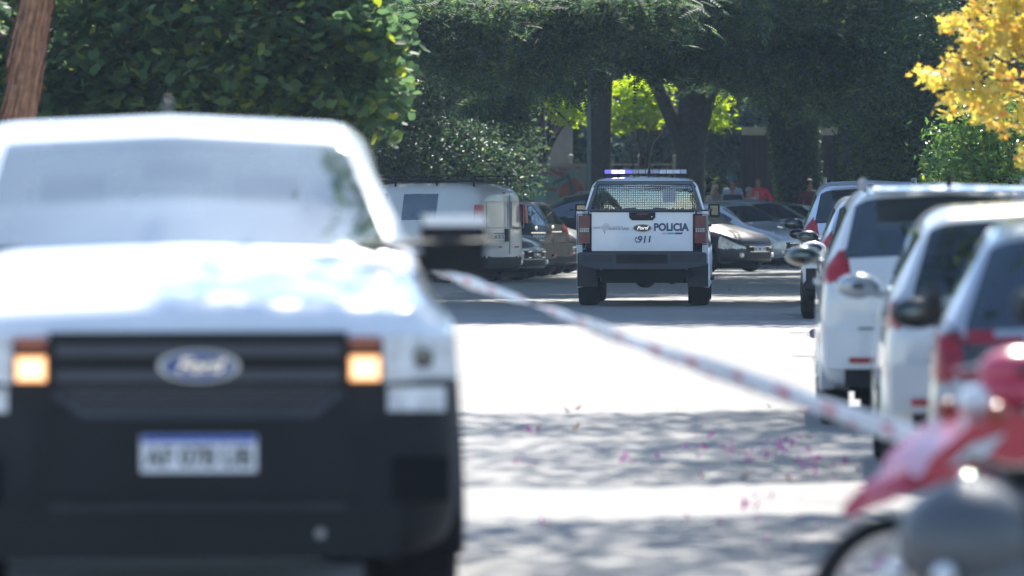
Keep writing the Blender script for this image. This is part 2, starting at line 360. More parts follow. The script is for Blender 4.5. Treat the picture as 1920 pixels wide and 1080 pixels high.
def car(kind, label, cat, X, Y, heading, st, body, group=None, rimm=None, wr=.30, name='parked_car', face='rear', front_axle=None, rear_axle=None,
        platetxt='', old=False, trimbody=False, rails=False, mirror=None, dark_roof=False, lamp='block', spoiler=False, wipers=True, zs=1.0, tint=.30, handle=True, antenna=False):
    rimm = rimm or M('rim')
    st = [(a, b, c, d * zs, e, f * zs, g) for (a, b, c, d, e, f, g) in st]
    L = st[-1][0]; y0 = L / 2
    root = empty(name, (X, Y, 0), heading, label, cat, group)
    fa = front_axle or .80; ra = rear_axle or (L - .72)
    cowl = st[4][0]; rf = st[5][0]; rr = st[8][0]; rb = st[9][0]
    van = kind == 'van'
    G, vv, n1, n2 = loft(st, du=.03 if Y < 60 else .045, nv=5 if kind == 'van' else 2)
    gls = glass('tinted_glass_%d' % int(tint * 100), (tint, tint * 1.05, tint * 1.05), .04, 1.7)
    Hmax = max(s[5] for s in st); wmax = st[5][2]
    bz = st[8][3]
    def cls(x, y, z, v, zone):
        ax = abs(x); s = 'L' if x < 0 else 'R'
        if v < 1.0 and zone == 'mid': return ('underside', M('under'), 'under')
        for a in (fa, ra):
            if zone == 'mid' and 1.0 <= v < 5 and (y - a) ** 2 + (z - wr) ** 2 < (wr + .045) ** 2 and ax > .5: return None
        if zone == 'mid':
            if v > 6.4 and cowl + .03 < y < rf - .03: return ('windshield', gls, 'ws')
            if not van and v > 6.4 and rr + .03 < y < rb + .0: return ('rear_window', gls, 'rw')
            if 5.15 < v < 5.93:
                iv = [(cowl + .38, cowl + 1.22), (cowl + 1.32, cowl + 1.95)] + ([] if van else [(cowl + 2.03, rr - .02)])
                if van: iv = [(cowl + .30, cowl + 1.12), (2.42, 3.18)]
                for k, (a, b) in enumerate(iv):
                    if a < y < b and (z - st[6][3]) > .06: return ('side_window', gls, 'sw%s%d' % (s, k))
        # lamps
        if y < .42 and ax > .42 and st[1][3] - .09 < z < st[2][5] - .045 and v < 5.4: return ('headlight', M('clear_lens'), 'hl' + s)
        if y < .06 and ax < .42 and st[0][3] - .12 < z < st[0][3] + .03: return ('grille', M('black'), 'gr')
        if y < .10 and ax < .5 and .28 < z < .40: return ('lower_grille', M('black'), 'lg')
        if lamp == 'block' and y > L - .30 and ax > wmax - .26 and bz - .24 < z < bz + .03: return ('tail_light', M('red_lens'), 'tl' + s)
        if lamp == 'slim' and y > L - .22 and ax > wmax - .12 and bz - .16 < z < bz - .02: return ('tail_light', M('red_lens'), 'tl' + s)
        if lamp == 'tall' and y > L - .40 and ax > wmax - .22 and bz - .10 < z < bz + .13 and (y > L - .18): return ('tail_light', M('red_lens'), 'tl' + s)
        if lamp == 'wide' and y > L - .32 and ax > wmax - .42 and bz - .20 < z < bz + .0: 
            if ax < wmax - .16 and z < bz - .05 and z > bz - .15: return ('lamp_insert', M('dark_lens'), 'ti' + s)
            return ('tail_light', M('red_lens'), 'tl' + s)
        if trimbody and z < .44 + .04 and v < 4.4: return ('bumper_trim', M('bumper_black'), 'bt')
        return ('body', body, 'body')
    split_body(G, vv, n1, n2, cls, root, y0)
    # window surround, pillars
    wx = wmax
    for a in (fa, ra):
        for s in (-1, 1):
            ar = MB(); arch_ring(ar, s * (wx - .02), y0 - a, wr + .035, wr, .012, s); ar.build('wheel_arch', M('bumper_black') if trimbody else body, root)
    for a in (fa, ra):
        for s in (-1, 1): wheel(root, s * (wx - .115), y0 - a, wr, .20, s, rimm)
    for a in (fa, ra): MB().box((0, y0 - a, wr + .05), (1.2, .5, .55)).build('wheel_well', M('under'), root)
    # interior
    for sx in (-1, 1):
        sb = MB().box((sx * .36, y0 - cowl - 1.15, .62), (.48, .5, .16)).box((sx * .36, y0 - cowl - 1.38, .92), (.46, .13, .58), rot=(R(12), 0, 0)).box((sx * .36, y0 - cowl - 1.45, 1.25 * zs), (.24, .09, .17))
        sb.build('seat', M('seat'), root, bevel=.03)
    if not van:
        MB().box((0, y0 - cowl - 2.1, .62), (1.2, .5, .16)).box((0, y0 - cowl - 2.35, .90), (1.2, .13, .5), rot=(R(12), 0, 0)).build('rear_bench', M('seat'), root, bevel=.03)
    MB().box((0, y0 - cowl - .35, .80), (1.3, .45, .2)).build('dashboard', M('seat'), root, bevel=.04)
    mm = mirror or body
    my = y0 - cowl - .42; mz = st[5][3] + .10
    for s in (-1, 1): side_mirror(root, s * (wx - .05), my, mz, mm, side=s, gs=.45 if mm is pale else 1.0)
    fz = st[0][3]
    if platetxt:
        if face == 'front': plate(root, (0, y0 + .035, .50 if kind != 'suv' else .56), platetxt, old=old, rz=math.pi)
        else: plate(root, (0 if not van else -.28, -y0 - .045, bz - .215 if not van else .86), platetxt, old=old)
    # rear bumper strip & wiper & badge
    if face == 'rear':
        wq = wx * .93
        def arcbar(z0, z1, d, ww): return MB().add([(x, -y0 + .10 * (x / wx) ** 2 - dd, z) for dd, zz in ((d, (z0, z1)), (-.12, (z0, z1))) for z in zz for x in np.linspace(-ww, ww, 15)],
            [(k, k + 1, k + 16, k + 15) for k in range(14)] + [(30 + k + 15, 30 + k + 16, 30 + k + 1, 30 + k) for k in range(14)] + [(15 + k, 16 + k, 46 + k, 45 + k) for k in range(14)] + [(30 + k, 31 + k, k + 1, k) for k in range(14)] + [(0, 15, 45, 30), (14, 44, 59, 29)])
        if not van:
            bp_ = arcbar(.40, .66, .055, wq).build('rear_bumper', M('bumper_black') if trimbody else body, root, bevel=.025)
            arcbar(.27, .395, .04, wq * .86).build('lower_valance', M('bumper_black'), bp_, bevel=.01)
            for s in (-1, 1): MB().box((s * .62, -y0 - .02, .46), (.14, .05, .035)).build('reflector', M('red_lens'), bp_, bevel=.008)
            sm = MB()
            sm.box((0, -y0 - .01, .675), (wx * 1.4, .03, .010)); sm.build('tailgate_seam', M('trim'), root, smooth=False)
            MB().box((0, -y0 - .02, bz - .12), (.52, .03, .025)).build('tailgate_handle', M('chrome'), root, bevel=.006)
        if not van:
            MB().tube([(0, y0 - rb + .02, bz + .13), (.05, y0 - rb + .06, bz + .20), (.32, y0 - rb + .10, bz + .27)], .011, 6).build('rear_wiper', M('black'), root)
            MB().lathe([(0, -.008), (.045, -.006), (.045, .004), (0, .004)], c=(0, -y0 + .02, bz - .03), axis='Y', n=18).build('badge', M('chrome'), root)
    else:
        MB().lathe([(0, .012), (.055, .01), (.06, -.01), (0, -.01)], c=(0, y0 + .03, fz - .05), axis='Y', n=18).build('badge', M('chrome'), root)
        MB().box((0, y0 + .022, fz + .01), (.72, .02, .018)).box((0, y0 + .022, fz - .10), (.66, .02, .014)).build('grille_bar', M('chrome'), root)
        for s in (-1, 1): MB().lathe([(0, .02), (.045, .018), (.06, -.03)], c=(s * .52, y0 - .04, .36), axis='Y', n=14).build('fog_lamp', M('clear_lens'), root)
    if spoiler:
        MB().prism([(-.02, -.02), (.20, -.035), (.22, -.02), (.02, .015)], -.52, .52, 'X').build('spoiler', body, root, bevel=.006)
        o = [c for c in root.children if c.name.startswith('spoiler')][-1]; o.location = (0, y0 - rr - .02, Hmax - .02); o.rotation_euler = (0, 0, math.pi)
        MB().box((0, y0 - rr - .20, Hmax - .045), (.22, .03, .02)).build('brake_light', M('red_lens'), root)
    if rails:
        for s in (-1, 1):
            MB().tube([(s * (st[6][6] - .06), y0 - rf - .15, Hmax - .03), (s * (st[6][6] - .06), y0 - rf - .25, Hmax + .035), (s * (st[6][6] - .06), y0 - rr + .15, Hmax + .035), (s * (st[6][6] - .06), y0 - rr + .02, Hmax - .04)], .016, 8).build('roof_rail', M('steel'), root)
    if antenna: MB().tube([(0, y0 - rr + .15, Hmax), (0, y0 - rr + .02, Hmax + .10)], [.02, .006], 8).build('antenna', M('black'), root)
    if handle:
        for s in (-1, 1):
            for yy in (cowl + 1.15, cowl + 2.0): MB().box((s * (wx + .005), y0 - yy, st[6][3] - .08), (.03, .18, .028)).build('door_handle', body, root, bevel=.01)
    return root

# ------------------------------------------------------------------ pickup
PST = [(0, .32, .74, 1.02, .73, 1.09, .68), (.06, .28, .86, 1.06, .85, 1.165, .71), (.14, .28, .90, 1.09, .885, 1.190, .74), (.30, .28, .935, 1.12, .91, 1.212, .78), (1.20, .32, .95, 1.19, .915, 1.305, .82),
       (1.42, .32, .95, 1.22, .915, 1.345, .84), (2.22, .32, .95, 1.25, .91, 1.79, .70), (2.60, .32, .95, 1.26, .91, 1.87, .725), (3.50, .32, .95, 1.28, .91, 1.87, .735),
       (3.70, .32, .95, 1.30, .91, 1.85, .73), (3.76, .32, .95, 1.30, .91, 1.81, .725)]
def oval_logo(parent, y, z, sc=1.0, out=1, x=0):
    a = .122 * sc; b = .049 * sc
    def disc(k, d): return [(x + a * k * math.cos(t), z + b * k * math.sin(t)) for t in np.linspace(0, 2 * math.pi, 33)[:-1]]
    p = MB().prism(disc(1.0, 0), y, y + out * .02).build('emblem', mat('chrome_soft', (.36, .38, .42), .3, metal=1.0), parent, bevel=.005)
    MB().prism(disc(.88, 0), y + out * .0205, y + out * .024).build('emblem_field', M('logo_blue') if sc < 1.15 or out < 0 else mat('logo_blue2', (.02, .06, .22), .3, coat=.3), p)
    text('emblem_script', 'Ford', M('chrome'), p, (x, y + out * .0245, z), .060 * sc, rot=(R(90), 0, 0 if out < 0 else math.pi), bold=.002, ext=.002, sx=1.15, shear=.35)
    return p
def pickup(label, X, Y, heading, body, police=False):
    root = empty('police_pickup_truck' if police else 'pickup_truck', (X, Y, 0), heading, label, 'pickup truck')
    L = 5.35; y0 = L / 2; wr = .385; fa = .92; ra = 4.19
    G, vv, n1, n2 = loft(PST, du=.035, nu=2, nv=1, round_ends=False)
    gls = glass('windshield_glass', (.46, .51, .53), .17, 2.3) if not police else glass('truck_glass', (.45, .5, .52), .10, 1.0)
    sgl = glass('tinted_glass_30', (.3, .315, .315), .04)
    def cls(x, y, z, v, zone):
        ax = abs(x); s = 'L' if x < 0 else 'R'
        if v < 1.0 and zone == 'mid': return ('underside', M('under'), 'under')
        if zone == 'mid' and 1.0 <= v < 5 and (y - fa) ** 2 + (z - wr) ** 2 < (wr + .07) ** 2 and ax > .5: return None
        if v > 6.85 and 1.46 < y < 2.22 and zone == 'mid': return ('windshield', gls, 'ws')
        if 5.12 < v < 5.94 and zone == 'mid' and z > 1.31:
            for k, (a, b) in enumerate(((1.78, 2.60), (2.68, 3.42))):
                if a < y < b: return ('side_window', sgl, 'sw%s%d' % (s, k))
        if (zone == 'tail' or y > 3.73) and z > 1.40 and z < 1.775 and ax < .81 - (z - 1.40) * .30: return ('rear_window', glass('rear_glass', (.5, .55, .58), .10, 3.6), 'rw')
        if (zone == 'tail' or y > 3.72) and z > 1.36 and z < 1.80 and ax < .855 - (z - 1.36) * .30: return ('window_frame', mat('frame_grey', (.09, .105, .13), .5), 'wf')
        if y < .42 and z < 1.06 and (z < .86 or y < .30) and (v > .9 or zone == 'nose'): return ('bumper', M('bumper_black'), 'bf')
        return ('body', body, 'body')
    split_body(G, vv, n1, n2, cls, root, y0)
    for s in (-1, 1):
        for (ax_, ay_) in ((.94, fa), (.945, ra)):
            ar = MB(); arch_ring(ar, s * ax_, y0 - ay_, wr + .06, wr, .02, s, a0=-14, a1=194); ar.build('fender_flare', M('bumper_black') if not police else body, root)
    for a in (fa, ra):
        for s in (-1, 1): wheel(root, s * .80, y0 - a, wr, .30, s, M('steelrim') if police else M('rim'))
    MB().box((0, y0 - fa, .62), (1.3, 1.0, .5)).build('wheel_well', M('under'), root); MB().box((0, y0 - 4.2, .58), (1.2, 1.0, .28)).build('wheel_well', M('under'), root)
    # bed: side walls with a wheel opening, floor, rails
    yb0, yb1 = y0 - 3.80, y0 - 5.30
    for s in (-1, 1):
        poly = [(yb0, .58), (yb0, 1.375), (yb1, 1.375), (yb1, .80), (yb1 + .12, .62)]
        c = y0 - ra; arc = [(c + (wr + .07) * math.cos(t), wr + (wr + .07) * math.sin(t)) for t in np.linspace(R(152), R(28), 16)]
        poly = poly + arc
        MB().prism([(p[0], p[1]) for p in poly], s * .865, s * .95, 'X').build('bed_side', body, root, bevel=.02)
        MB().box((s * .90, (yb0 + yb1) / 2, 1.388), (.11, 1.48, .022)).build('bed_rail', M('trim'), root, bevel=.006)
    MB().box((0, (yb0 + yb1) / 2, .79), (1.72, 1.46, .05)).box((0, yb0 + .02, 1.05), (1.72, .04, .55)).build('bed_floor', M('bumper_black'), root)
    # tailgate (built with a raised lower section)
    ty = yb1
    gate = MB().box((0, ty - .01, 1.085), (1.46, .07, .565)).build('tailgate', body, root, bevel=.012)
    zt = 1.025
    MB().prism([(-.66, .83), (.66, .83), (.66, .90), (.56, zt), (-.56, zt), (-.66, .90)], ty - .045, ty - .056).build('tailgate_step', body, gate, bevel=.008)
    MB().box((0, ty - .012, 1.375), (1.50, .085, .028)).build('tailgate_cap', M('trim'), gate, bevel=.008)
    MB().prism([(-.19, 1.36), (.19, 1.36), (.19, 1.285), (.15, 1.245), (-.15, 1.245), (-.19, 1.285)], ty - .045, ty - .060).build('tailgate_handle', M('black'), gate, bevel=.006)
    MB().box((0, ty - .066, 1.335), (.16, .012, .012)).build('brake_light', M('red_lens'), gate)
    MB().lathe([(0, -.01), (.01, -.008), (.01, 0)], c=(.14, ty - .060, 1.295), axis='Y', n=10).build('lock', M('chrome'), gate)
    oval_logo(gate, ty - .0455, 1.135, 1.17, -1)
    if police:
        text('police_lettering', 'POLICIA', M('letter_blue'), gate, (.415, ty - .0475, 1.142), .150, bold=.0065, ext=.002, sx=.90)
        text('city_lettering', 'BUENOS AIRES', M('letter_grey'), gate, (-.335, ty - .0475, 1.122), .044, bold=.0012, ext=.002)
        text('province_lettering', 'PROVINCIA DE', M('letter_grey'), gate, (-.345, ty - .0475, 1.155), .020, ext=.002)
        text('ministry_lettering', 'MINISTERIO DE\nSEGURIDAD', M('letter_grey'), gate, (-.65, ty - .0475, 1.138), .018, ext=.002)
        cr = MB()                                   # small crest of curved strokes
        for r_ in (.052, .038, .024):
            cr.tube([(-.525 + r_ * math.cos(t), ty - .0475, 1.135 + r_ * 1.25 * math.sin(t)) for t in np.linspace(R(30), R(265), 12)], .0022, 5)
        for k in range(6): cr.box((-.51 + .014 * k - .02, ty - .0475, 1.13 + .01 * (k % 2)), (.003, .003, .06))
        cr.tube([(-.54, ty - .0475, 1.09), (-.545, ty - .0475, 1.05)], .004, 5)
        cr.build('crest', M('letter_grey'), gate)
        for k, (mn, x0) in enumerate((('palegrey', .27), ('teal', .37), ('letter_blue', .47))):
            MB().prism([(x0, 1.043), (x0 + .10, 1.043), (x0 + .12, 1.07), (x0 + .02, 1.07)], ty - .0455, ty - .0475).build('colour_stripe', M(mn), gate)
        text('phone_number', '911', M('letter_blue'), gate, (.03, ty - .0585, .965), .14, bold=.004, ext=.002, shear=.15)
        MB().tube([(-.075, ty - .0585, 1.0), (-.10, ty - .0585, .985), (-.10, ty - .0585, .95), (-.068, ty - .0585, .925)], [.012, .006, .006, .012], 6).build('phone_icon', M('letter_blue'), gate)
        for k, ch in enumerate('RANGER'):
            text('embossed_letter', ch, body, gate, (-.50 + .20 * k, ty - .058, .885), .10, bold=.004, ext=.005, sx=1.35)
    # tail lights
    for s in (-1, 1):
        lp = MB().box((s * .838, ty - .005, 1.115), (.165, .10, .40)).build('tail_light', mat('red_lens_deep', (.13, .004, .014), .3, vary=.4, scale=12, coat=.2), root, bevel=.025)
        MB().box((s * .835, ty - .058, 1.105), (.15, .012, .10)).build('reverse_light', mat('dim_lens', (.10, .02, .03), .3, coat=.2, vary=.3, scale=30), lp, bevel=.004)
        g_ = MB()
        for k in range(3):
            for j in range(5): g_.box((s * .835 - .055 + .0275 * j, ty - .0655, 1.085 + .02 * k), (.016, .004, .012))
        g_.build('lamp_segment', M('clear_lens'), lp)
        gd = MB()                                          # wire guard round the lamp
        xs = (s * .735, s * .935)
        for xx in xs: gd.tube([(xx, ty - .075, .90), (xx, ty - .075, 1.335)], .006, 6)
        for zz in (.90, 1.335): gd.tube([(xs[0], ty - .075, zz), (xs[1], ty - .075, zz)], .006, 6)
        gd.box((s * .775, ty - .06, 1.35), (.02, .03, .05)).box((s * .80, ty - .06, .875), (.025, .03, .05))
        gd.build('lamp_guard', M('black'), root)
    # rear bumper, hitch, underbody, mud flaps
    rb = MB().prism([(-.93, .60), (-.93, .76), (-.90, .785), (.90, .785), (.93, .76), (.93, .60), (.60, .545), (-.60, .545)], ty - .03, ty - .24).build('rear_bumper', mat('bumper_slate', (.026, .031, .042), .5, vary=.2, scale=5), root, bevel=.02)
    MB().box((0, ty - .245, .69), (.74, .012, .13)).build('bumper_panel', M('black'), rb, bevel=.01)
    for s in (-1, 1): MB().box((s * .64, ty - .243, .70), (.44, .012, .10)).build('bumper_pad', M('trim'), rb, bevel=.01)
    MB().box((0, ty - .254, .66), (.16, .01, .02)).build('hitch_slot', M('under'), rb)
    u = MB().box((0, ty + .05, .47), (1.35, .10, .12)).box((0, ty + .35, .42), (1.15, .4, .16)).tube([(-.62, y0 - ra, wr), (.62, y0 - ra, wr)], .055, 12).ell((.02, y0 - ra - .02, wr - .01), (.15, .16, .12))
    u.tube([(.45, ty - .02, .36), (.40, y0 - ra, .34)], .035, 10); u.box((-.1, ty + .6, .50), (.5, .8, .2)); u.tube([(-.5, ty + .2, .40), (-.47, y0 - ra + .3, .50)], .03, 8)
    u.build('chassis', M('under'), root, bevel=.01)
    for s in (-1, 1): MB().box((s * .80, ty + .30, .46), (.30, .02, .36), rot=(R(4), 0, 0)).build('mud_flap', mat('flap_grey', (.024, .027, .033), .7), root, bevel=.008)
    # mirrors
    for s in (-1, 1):
        mm = MB().box((s * (1.0 if police else 1.03), y0 - 1.80, 1.378), (.175 if police else .235, .13, .20 if police else .225)).build('side_mirror', M('black'), root, bevel=.045, seg=3)
        if not police: MB().box((s * 1.03, y0 - 1.785, 1.472), (.235, .12, .042)).build('mirror_cap', body, mm, bevel=.019, seg=3)
        MB().box((s * 1.0, y0 - 1.866, 1.385), (.12, .01, .14)).build('mirror_glass', M('mirror_glass'), mm, bevel=.003)
        MB().tube([(s * .88, y0 - 1.80, 1.30), (s * .96, y0 - 1.80, 1.33)], .03, 8).build('mirror_arm', M('black'), mm)
        for yy in (2.50, 3.40): MB().box((s * .955, y0 - yy, 1.16), (.035, .2, .035)).build('door_handle', M('black'), root, bevel=.01)
        MB().box((s * .93, y0 - 2.6, .38), (.16, 1.9, .045)).build('side_step', M('black'), root, bevel=.015)
    # front: grille, lamps, emblem, plate
    yf = y0 + .02
    gr = MB().prism([(-.515, 1.085), (.515, 1.085), (.51, .90), (.40, .80), (-.40, .80), (-.51, .90)], yf - .04, yf + .012).build('grille', M('black'), root, bevel=.01)
    bars = MB()
    for zz in (1.02, .93): bars.box((0, yf + .018, zz), (.98, .03, .035))
    for k in range(5):
        bars.box((0, yf + .014, .885 - .018 * k), (.92 - k * .02, .012, .006))
    bars.tube([(-.50, yf + .012, .87), (-.40, yf + .014, .79), (.40, yf + .014, .79), (.50, yf + .012, .87)], .012, 6)
    bars.build('grille_bar', mat('grille_bar', (.05, .055, .07), .45, spec=.4), gr, bevel=.005)
    hc = MB()
    for r_ in range(4):
        for k in range(-9, 10):
            if abs(k * .052 + (r_ % 2) * .026) < .50 - r_ * .025: hc.box((k * .052 + (r_ % 2) * .026, yf + .013, .885 - r_ * .025), (.034, .012, .012), rot=(0, R(30 if k % 2 else -30), 0))
    hc.build('grille_mesh', mat('grille_mesh', (.035, .037, .045), .5, spec=.35), gr, smooth=False)
    oval_logo(gr, yf + .03, .965, 1.16, 1)
    for s in (-1, 1):
        dr = MB().box((s * .575, yf - .015, .955), (.105, .06, .088)).build('turn_signal', mat('lit_amber', (1, .5, .2), .4, vary=0, emit=(1.0, .42, .13), es=.5) if not police else M('amber_off'), root, bevel=.02)
        if not police: MB().box((s * .575, yf + .017, .955), (.085, .008, .066)).build('signal_core', mat('lit_amber_core', (1, .8, .5), .4, vary=0, emit=(1.0, .66, .33), es=.75), dr, bevel=.02)
        MB().box((s * .575, yf - .01, 1.045), (.105, .05, .045)).build('side_reflector', M('amber_off'), root, bevel=.008)
        hl = MB().prism([(s * .645, 1.075), (s * .885, 1.065), (s * .90, .92), (s * .645, .905)], yf - .22, yf - .03).build('headlight', M('clear_lens'), root, bevel=.02)
        MB().prism([(s * .638, 1.072), (s * .745, 1.070), (s * .745, .91), (s * .638, .905)], yf - .06, yf + .006).build('inner_lens', M('clear_lens'), hl, bevel=.012)
        MB().lathe([(0, .01), (.03, .008), (.04, -.005), (.045, -.02)], c=(s * .78, yf - .027, .99), axis='Y', n=18).build('projector_lens', M('dark_lens'), hl)
        fg = MB().box((s * .755, yf - .06, .845), (.20, .10, .085)).build('fog_lamp', M('clear_lens'), root, bevel=.02)
        MB().box((s * .77, yf - .06, .56), (.20, .10, .16)).build('bumper_vent', M('under'), root, bevel=.02)
    MB().prism([(-.52, .78), (.52, .78), (.56, .50), (-.56, .50)], yf - .05, yf + .015).build('bumper_center', mat('bumper_mid', (.017, .017, .019), .6, spec=.15), root, bevel=.003)
    MB().box((0, yf + .008, .465), (1.02, .02, .018)).build('bumper_lip', M('trim'), root, bevel=.004)
    MB().box((0, yf - .06, .36), (1.4, .12, .16)).build('skid_plate', M('black'), root, bevel=.03)
    for s in (-1,): MB().lathe([(0, .02), (.016, .02), (.018, 0)], c=(s * .42, yf + .01, .37), axis='Y', n=10).build('tow_hook', M('steel'), root)
    if not police: plate(root, (0, yf + .035, .655), 'AF 078 UB', rz=math.pi)
    # wipers, hood creases, cowl
    for s in (-1, 1):
        MB().tube([(s * .62, y0 - 1.46, 1.375), (s * .62 - .30, y0 - 1.49, 1.385), (s * .62 - .55, y0 - 1.50, 1.39)], .012, 6).build('wiper', M('black'), root)
        MB().prism([(s * .50, 1.135), (s * .56, 1.14), (s * .60, 1.135)], y0 - .25, y0 - .26).build('hood_mark', body, root)
    MB().box((0, y0 - 1.455, 1.36), (1.46, .07, .02)).build('cowl_panel', M('black'), root)
    # interior
    for sx in (-1, 1):
        MB().box((sx * .38, y0 - 2.55, .95), (.5, .5, .16)).box((sx * .38, y0 - 2.80, 1.22), (.48, .14, .58), rot=(R(12), 0, 0)).box((sx * .38, y0 - 2.88, 1.56), (.25, .09, .17)).build('seat', M('seat'), root, bevel=.03)
    MB().box((0, y0 - 3.55, 1.20), (1.3, .14, .55)).build('rear_bench', M('seat'), root, bevel=.03)
    MB().box((0, y0 - 1.80, 1.22), (1.4, .45, .2)).build('dashboard', mat('dash_dusty', (.16, .17, .18), .8), root, bevel=.05)
    MB().lathe([(.185, -.012), (.197, 0), (.185, .012), (.173, 0), (.185, -.012)], axis='Y', n=24).build('steering_wheel', M('seat'), root).location = (-.38, y0 - 2.12, 1.30)
    MB().box((0, y0 - 2.12, 1.66), (.26, .03, .07)).build('rear_view_mirror', M('black'), root, bevel=.012)
    if not police:
        MB().ell((0, y0 - 3.1, 1.925), (.018, .05, .045)).build('antenna', M('trim'), root)
        MB().box((.14, y0 - 1.83, 1.345), (.14, .10, .02)).build('paper_note', M('plate'), root)
    else:
        # light bar
        yl = y0 - 3.05
        lb = MB().box((0, yl, 1.918), (1.22, .26, .018)).box((-.4, yl, 1.89), (.05, .2, .05)).box((.4, yl, 1.89), (.05, .2, .05)).build('light_bar', M('black'), root, bevel=.005)
        blue = mat('bar_lens', (.10, .20, .48), .12, coat=.8, vary=.25, scale=8)
        pale = mat('bar_lens_pale', (.45, .55, .75), .12, coat=.8, vary=.25, scale=8)
        for k in range(12):
            x = -.56 + k * 1.12 / 11
            lit = k in (1, 2)
            m_ = mat('lit_blue', (.3, .2, 1), .3, vary=0, emit=(.26, .13, 1.0), es=2.2) if lit else (mat('near_lit_blue', (.2, .2, .7), .3, vary=0, emit=(.14, .12, .9), es=.35) if k in (0, 3) else blue if k in (0, 11, 4, 7) else pale)  # modules beside the lit pair emit faint blue for its spilled glow
            if k in (5, 6): m_ = M('palegrey')
            MB().box((x, yl, 1.956), (.092, .24, .052)).build('lit_lamp' if lit else 'lamp_module', m_, lb, bevel=.012)
            if lit: MB().box((x, yl - .123, 1.956), (.066, .006, .028)).build('lit_core', mat('lit_core', (1, 1, 1), .3, vary=0, emit=(.75, .65, 1.0), es=6), lb, bevel=.002)
        MB().box((0, yl, 1.990), (1.20, .25, .012)).build('bar_cover', mat('bar_top', (.07, .10, .2), .2, coat=.5), lb, bevel=.004)
        MB().tube([(.06, y0 - 3.45, 1.87), (.06, y0 - 3.45, 1.98), (.065, y0 - 3.45, 2.10), (.075, y0 - 3.45, 2.62)], [.035, .018, .006, .003], 8).build('antenna', M('black'), root)
        # wire mesh over the rear window
        wm = MB(); yy = y0 - 3.80
        for k in range(-24, 25):
            x = k * .0335
            zt_ = min(1.775, 1.775 - max(0, (abs(x) - .69)) / .30 * 1.0)
            if zt_ > 1.42: wm.box((x, yy, (1.40 + zt_) / 2), (.007, .006, zt_ - 1.40))
        for k in range(12):
            z = 1.405 + k * .0335; hw = .80 - (z - 1.40) * .30
            wm.box((0, yy - .006, z), (2 * hw, .006, .006))
        wm.build('window_mesh', M('trim'), root, smooth=False)
        fr = MB().box((0, yy, 1.795), (1.42, .02, .05)); fr.box((0, yy, 1.385), (1.62, .02, .03))
        for s in (-1, 1): fr.add([(s * .68, yy - .01, 1.79), (s * .72, yy - .01, 1.79), (s * .85, yy - .01, 1.385), (s * .80, yy - .01, 1.385), (s * .68, yy + .01, 1.79), (s * .72, yy + .01, 1.79), (s * .85, yy + .01, 1.385), (s * .80, yy + .01, 1.385)], [(0, 1, 2, 3), (7, 6, 5, 4), (0, 4, 5, 1), (1, 5, 6, 2), (2, 6, 7, 3), (3, 7, 4, 0)])
        fr.build('mesh_frame', mat('frame_grey', (.09, .105, .13), .5), root)
        MB().box((.36, yy + .0065, 1.60), (.19, .004, .19)).build('paper_notice', mat('paper', (.75, .78, .84), .6, vary=.04), root)
    return root
# ================================================================== GROUND
def roadx(Y): return 0.042 * Y + (max(0, Y - 95) ** 1.35) * 0.06        # drift of the street
def strip(name, ys, xl, xr, z, m, kind='structure', n=6):
    V = []; F = []
    for y in ys:
        a, b = xl(y), xr(y)
        for k in range(n + 1): V.append((a + (b - a) * k / n, y, z(y, k / n) if callable(z) else z))
    for i in range(len(ys) - 1):
        for k in range(n): q = i * (n + 1) + k; F.append((q, q + 1, q + n + 2, q + n + 1))
    return tag(npmesh(name, V, F, m, smooth=True), kind=kind)

def ground_material(name, base, dark, spots, sc, rough=0.9, bump=0.35):
    m = bpy.data.materials.new(name); m.use_nodes = True; n = m.node_tree; p = n.nodes["Principled BSDF"]; p.inputs["Roughness"].default_value = rough
    tc = n.nodes.new("ShaderNodeTexCoord")
    a = n.nodes.new("ShaderNodeTexNoise"); a.inputs["Scale"].default_value = sc; a.inputs["Detail"].default_value = 8; a.inputs["Roughness"].default_value = .65
    b = n.nodes.new("ShaderNodeTexNoise"); b.inputs["Scale"].default_value = sc * 90; b.inputs["Detail"].default_value = 3
    lk(n, tc.outputs["Object"], a.inputs["Vector"]); lk(n, tc.outputs["Object"], b.inputs["Vector"])
    r = n.nodes.new("ShaderNodeValToRGB"); r.color_ramp.elements[0].position = .35; r.color_ramp.elements[1].position = .68
    r.color_ramp.elements[0].color = (*dark, 1); r.color_ramp.elements[1].color = (*base, 1); lk(n, a.outputs[0], r.inputs[0])
    r2 = n.nodes.new("ShaderNodeValToRGB"); r2.color_ramp.elements[0].position = .38; r2.color_ramp.elements[1].position = .62
    r2.color_ramp.elements[0].color = (*spots, 1); r2.color_ramp.elements[1].color = (1, 1, 1, 1); lk(n, b.outputs[0], r2.inputs[0])
    mx = n.nodes.new("ShaderNodeMix"); mx.data_type = 'RGBA'; mx.blend_type = 'MULTIPLY'; mx.inputs[0].default_value = 1
    lk(n, r.outputs[0], mx.inputs[6]); lk(n, r2.outputs[0], mx.inputs[7]); lk(n, mx.outputs[2], p.inputs["Base Color"])
    bp = n.nodes.new("ShaderNodeBump"); bp.inputs["Strength"].default_value = bump; bp.inputs["Distance"].default_value = .01
    lk(n, b.outputs[0], bp.inputs["Height"]); lk(n, bp.outputs[0], p.inputs["Normal"]); return m
asphalt = ground_material("asphalt", (.29, .282, .272), (.25, .243, .235), (.8, .8, .8), .7)
soil = ground_material("soil", (.10, .085, .055), (.05, .06, .025), (.5, .5, .5), .5)
n = asphalt.node_tree; vo = n.nodes.new("ShaderNodeTexVoronoi"); vo.feature = 'DISTANCE_TO_EDGE'; vo.inputs["Scale"].default_value = .55; vo.inputs["Randomness"].default_value = 1
